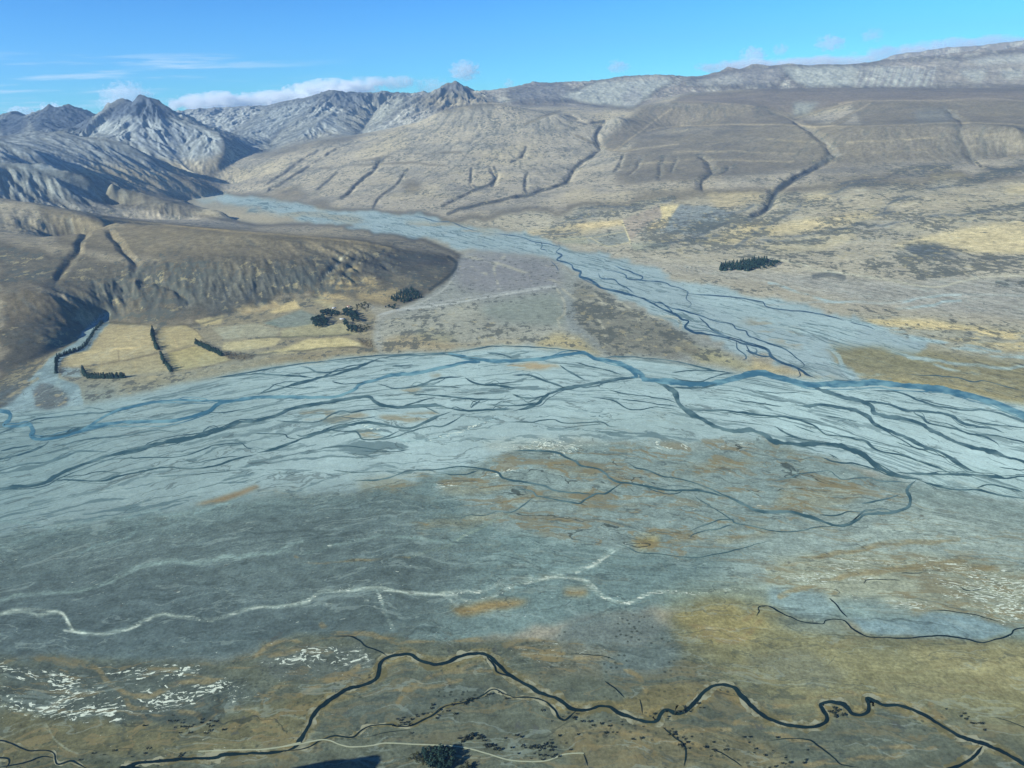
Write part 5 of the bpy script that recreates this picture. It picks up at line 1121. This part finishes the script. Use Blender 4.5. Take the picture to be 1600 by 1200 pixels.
def building(nm, px, py, L, Wd, hw, hr, rot, wm, rm, label, cat, nwin, chim):
    x, y = ground_at(px, py); e = bpy.data.objects.new(nm, None); COLL.objects.link(e); e.location = (x[0], y[0], float(tz(x[0], y[0]))); e.rotation_euler = (0, 0, rot); tag(e, label, cat)
    V, Fc = box(-L/2, L/2, -Wd/2, Wd/2, -1, hw); b = len(V); V += [(-L/2, -Wd/2+.02, hw), (-L/2, Wd/2-.02, hw), (-L/2, 0, hr-.5), (L/2, -Wd/2+.02, hw), (L/2, Wd/2-.02, hw), (L/2, 0, hr-.5)]
    V2 = np.array(V); o = mesh_np('wall', V2, np.array(Fc), wm, e)
    g = mesh_np('gable_wall', V2[b:], np.array([(0, 1, 2), (3, 5, 4)]), wm, e)
    v, f = gable(L, Wd, hw-.1, hr); ro = mesh_np('roof', np.array(v), np.array(f), rm, e)
    if chim: v, f = box(L*.22, L*.22+1.2, -.6, .6, hr-1.2, hr+1.6); mesh_np('chimney', np.array(v), np.array(f), M_BRICK, ro)
    v, f = box(-.6, .6, -Wd/2-.12, -Wd/2+.05, 0, 2.1) if chim else box(-2.2, 2.2, -Wd/2-.12, -Wd/2+.05, 0, 3.4); mesh_np('door', np.array(v), np.array(f), M_WOOD, e)
    for k in range(nwin):
        cx_ = -L/2+L*(k+.5)/nwin; cx_ += .9 if abs(cx_) < 1.5 else 0
        v, f = box(cx_-.8, cx_+.8, -Wd/2-.10, -Wd/2+.05, .9, 2.1); mesh_np('window', np.array(v), np.array(f), M_GLS, e)
building('farmhouse', 535, 499, 26, 11, 3.2, 6.6, .15, M_WALL, M_ROOF, 'white farmhouse with grey iron roof between the dark pine blocks', 'house', 6, True)
building('farm_shed', 545, 479.5, 18, 9, 4.2, 6.4, -.2, M_WALL, M_RED, 'long farm shed with red iron roof uphill of the farmhouse', 'shed', 0, False)
building('hay_barn', 522, 482, 20, 10, 4.6, 7.0, .3, M_ROOF, M_ROOF, 'grey iron barn on the pale grass left of the farmhouse trees', 'barn', 0, False)
# ------------------------------------------------------------------ clouds beyond the ranges
def cloud_mat(seed, dens, fine):
    n = NT('cloud_vapour'); n.n.remove(n.b); tc = n.new('ShaderNodeTexCoord'); g = n.new('ShaderNodeVectorMath', operation='MULTIPLY_ADD')
    n.set(g.inputs[0], tc.outputs['Generated']); g.inputs[1].default_value = (2, 2, 2); g.inputs[2].default_value = (-1, -1, -1)
    geo = n.new('ShaderNodeNewGeometry'); pos = geo.outputs['Position']
    ln = n.new('ShaderNodeVectorMath', operation='LENGTH'); n.set(ln.inputs[0], g.outputs[0])
    big = n.noise(n.vmul(pos, (1, 1, 1.3), (seed*3111, seed*17, 0)), 1/fine, 6, .62)
    f = n.math('SUBTRACT', n.math('ADD', big, n.math('MULTIPLY', n.math('SUBTRACT', 1.0, ln.outputs['Value']), .36)), .56)
    d = n.math('MULTIPLY', n.ramp(f, 0, .09), dens)
    v = n.new('ShaderNodeVolumePrincipled'); v.inputs['Color'].default_value = (.975, 1, .99, 1); v.inputs['Anisotropy'].default_value = .1
    n.set(v.inputs['Density'], d); n.l.new(v.outputs[0], n.n['Material Output'].inputs['Volume'])
    return n.m
def ico_pts():
    import bmesh
    bm = bmesh.new(); bmesh.ops.create_icosphere(bm, subdivisions=3, radius=1.0)
    V = np.array([v.co[:] for v in bm.verts]); Fc = np.array([[v.index for v in f.verts] for f in bm.faces]); bm.free(); return V, Fc
IV, IF = ico_pts()
CLOUDS = [ # x0,y0,x1,y1,density per m, label, group
 (256, 146, 400, 176, .0030, 'left end of the white cloud bank lying along the ridge crest', 1), (360, 142, 490, 172, .0034, 'middle of the white cloud bank lying along the ridge crest', 1), (440, 126, 580, 164, .0034, 'tallest right end of the white cloud bank above the ridge', 1), (520, 120, 600, 142, .0012, 'grey tail streaming right from the ridge cloud bank', 1),
 (140, 132, 212, 184, .0016, 'soft white cloud behind the shoulder left of the craggy highest peak', 2), (36, 164, 72, 196, .004, 'small bright cloud in the gap between two dark left peaks', 2), (-20, 172, 22, 200, .004, 'bright cloud behind the slope at the far left skyline', 2),
 (566, 118, 648, 138, .0008, 'thin ragged grey cloud strip above the ridge right of the cloud bank', 3), (645, 122, 700, 156, .0005, 'faint grey cloud beside the small dark summit', 3), (700, 94, 748, 124, .0012, 'grey cloud puff floating above the small dark summit', 3), (786, 122, 806, 138, .0009, 'tiny cloud scrap low above the smooth hill', 3), (955, 92, 990, 112, .0009, 'ragged cloud scrap over the pale scree hill', 3),
 (1172, 72, 1212, 96, .0012, 'lowest of the small grey puffs above the scree range', 3), (1226, 66, 1248, 82, .0012, 'smallest grey puff right of the lowest one', 3), (1296, 52, 1340, 74, .001, 'ragged grey puff above the scree range', 3), (1372, 42, 1402, 60, .0008, 'highest faint cloud scrap in the blue sky', 3),
 (1110, 92, 1260, 112, .0018, 'long flat white cloud behind the scree range', 4), (1220, 86, 1390, 106, .0018, 'white cloud heaped behind the middle of the scree range', 4), (1370, 70, 1500, 94, .0014, 'white cloud rising behind the jagged right range', 4), (1470, 56, 1660, 80, .0013, 'white cloud at the top right edge above the far range', 4)]
GRP = {1: 'clouds of the bank along the ridge', 2: 'clouds between the left peaks', 3: 'small clouds scattered in the sky', 4: 'clouds behind the right ranges'}
for i, (x0, y0, x1, y1, de, lb, gr) in enumerate(CLOUDS):
    D = 41.0+.35*(i % 5)
    c = at_d(np.array((x0+x1)/2.), np.array((y0+y1)/2.), D); dist = np.linalg.norm(c-CAM); k = dist/FP
    sx = (x1-x0)/2*k*1.12; sz = (y1-y0)/2*k*1.15; sy = min(sx*.5, 1600)
    a = math.atan2(c[0], c[1]); ca_, sa_ = math.cos(a), math.sin(a)
    V = IV*np.array([sx, sy, sz])
    o = mesh_np('cloud', V, IF, cloud_mat(i+1, de*(1.5 if gr == 3 else .8 if gr != 4 else .6), 260 if sx < 1500 else 620))
    o.location = (c[0], c[1]+1500, c[2]); o.rotation_euler = (0, ROLL*.8, -a)
    o.data.materials[0].cycles.volume_step_rate = .3
    tag(o, lb, 'cloud', GRP[gr])
HAZE = 1.75e-5
# ------------------------------------------------------------------ light, sky, air, camera
world = bpy.data.worlds.new('World'); scene.world = world; world.use_nodes = True
wn = world.node_tree; wn.nodes.clear()
out = wn.nodes.new('ShaderNodeOutputWorld'); bg = wn.nodes.new('ShaderNodeBackground')
sky = wn.nodes.new('ShaderNodeTexSky'); sky.sky_type = 'NISHITA'; sky.sun_disc = False
sky.sun_elevation = SUN_EL; sky.sun_rotation = SUN_AZ_FROM % (2*math.pi)
sky.altitude = 1500; sky.air_density = 1.0; sky.dust_density = 0.0; sky.ozone_density = 1.6
bg.inputs['Strength'].default_value = .045
gm = wn.nodes.new('ShaderNodeGamma'); gm.inputs[1].default_value = 1.4; wn.links.new(sky.outputs[0], gm.inputs[0])
tn = wn.nodes.new('ShaderNodeMix'); tn.data_type = 'RGBA'; tn.blend_type = 'MULTIPLY'; tn.inputs[0].default_value = 1; tn.inputs[7].default_value = (.20, .64, 1.06, 1)
wn.links.new(gm.outputs[0], tn.inputs[6])
# high thin streaks of cirrus low over the left skyline
tcw = wn.nodes.new('ShaderNodeTexCoord'); mpw = wn.nodes.new('ShaderNodeMapping'); mpw.inputs['Rotation'].default_value = (0, ROLL*2.6, 0); mpw.inputs['Scale'].default_value = (5, 5, 85); wn.links.new(tcw.outputs['Generated'], mpw.inputs[0])
nzw = wn.nodes.new('ShaderNodeTexNoise'); nzw.inputs['Scale'].default_value = 1.6; nzw.inputs['Detail'].default_value = 6; nzw.inputs['Roughness'].default_value = .6; wn.links.new(mpw.outputs[0], nzw.inputs['Vector'])
def wmap(sock, a, b, c, d):
    m = wn.nodes.new('ShaderNodeMapRange'); m.interpolation_type = 'SMOOTHSTEP'; wn.links.new(sock, m.inputs[0])
    for i, v in enumerate((a, b, c, d)): m.inputs[i+1].default_value = v
    return m.outputs[0]
def wmul(a, b):
    m = wn.nodes.new('ShaderNodeMath'); m.operation = 'MULTIPLY'; wn.links.new(a, m.inputs[0]); wn.links.new(b, m.inputs[1]); return m.outputs[0]
spw = wn.nodes.new('ShaderNodeSeparateXYZ'); wn.links.new(tcw.outputs['Generated'], spw.inputs[0])
cw = wmul(wmap(nzw.outputs[0], .50, .68, 0, .75), wmul(wmap(spw.outputs['X'], -.15, -.40, 0, 1), wmul(wmap(spw.outputs['Z'], .005, .02, 0, 1), wmap(spw.outputs['Z'], .075, .055, 0, 1))))
cm = wn.nodes.new('ShaderNodeMix'); cm.data_type = 'RGBA'; wn.links.new(cw, cm.inputs[0]); wn.links.new(tn.outputs[2], cm.inputs[6]); cm.inputs[7].default_value = (9.5, 12.5, 14, 1)
wn.links.new(cm.outputs[2], bg.inputs[0]); wn.links.new(bg.outputs[0], out.inputs[0])
sd = bpy.data.lights.new('sun', 'SUN'); sd.energy = 5.0; sd.angle = math.radians(.53); sd.color = (1, .965, .87)
so = bpy.data.objects.new('sun', sd); COLL.objects.link(so); so.location = (0, 0, 9000)
so.rotation_euler = Vector(-SUN_DIR).to_track_quat('-Z', 'Y').to_euler()
cd = bpy.data.cameras.new('camera'); cam = bpy.data.objects.new('camera', cd); COLL.objects.link(cam)
cd.sensor_width = 36; cd.lens = 36*FP/1600; cd.clip_start = 1; cd.clip_end = 200000
M = Matrix([list(RGT)+[CAM[0]], list(UPV)+[CAM[1]], list(-FWD)+[CAM[2]], [0, 0, 0, 1]])
M = Matrix(((RGT[0], UPV[0], -FWD[0], 0), (RGT[1], UPV[1], -FWD[1], 0), (RGT[2], UPV[2], -FWD[2], H), (0, 0, 0, 1)))
cam.matrix_world = M; scene.camera = cam
scene.cycles.volume_bounces = 24; scene.cycles.max_bounces = 26; scene.cycles.volume_step_rate = .35; scene.cycles.volume_max_steps = 512
vs = scene.view_settings; vs.view_transform = 'Standard'; vs.look = 'None'; vs.exposure = .78; vs.gamma = 1

# air: even, faintly blue
hz = NT('valley_air'); hz.n.remove(hz.b); pv_ = hz.new('ShaderNodeVolumePrincipled')
pv_.inputs['Color'].default_value = (.36, .62, .98, 1); pv_.inputs['Density'].default_value = HAZE; pv_.inputs['Anisotropy'].default_value = .2
hz.l.new(pv_.outputs[0], hz.n['Material Output'].inputs['Volume'])
bx = np.array([[x, y, z] for x in (-34000, 34000) for y in (-3000, 34000) for z in (-3, 3300)], float)
bf = np.array([[0, 1, 3, 2], [4, 6, 7, 5], [0, 4, 5, 1], [2, 3, 7, 6], [0, 2, 6, 4], [1, 5, 7, 3]])
tag(mesh_np('haze', bx, bf, hz.m), 'thin blue air filling the whole valley', 'haze', kind='stuff')
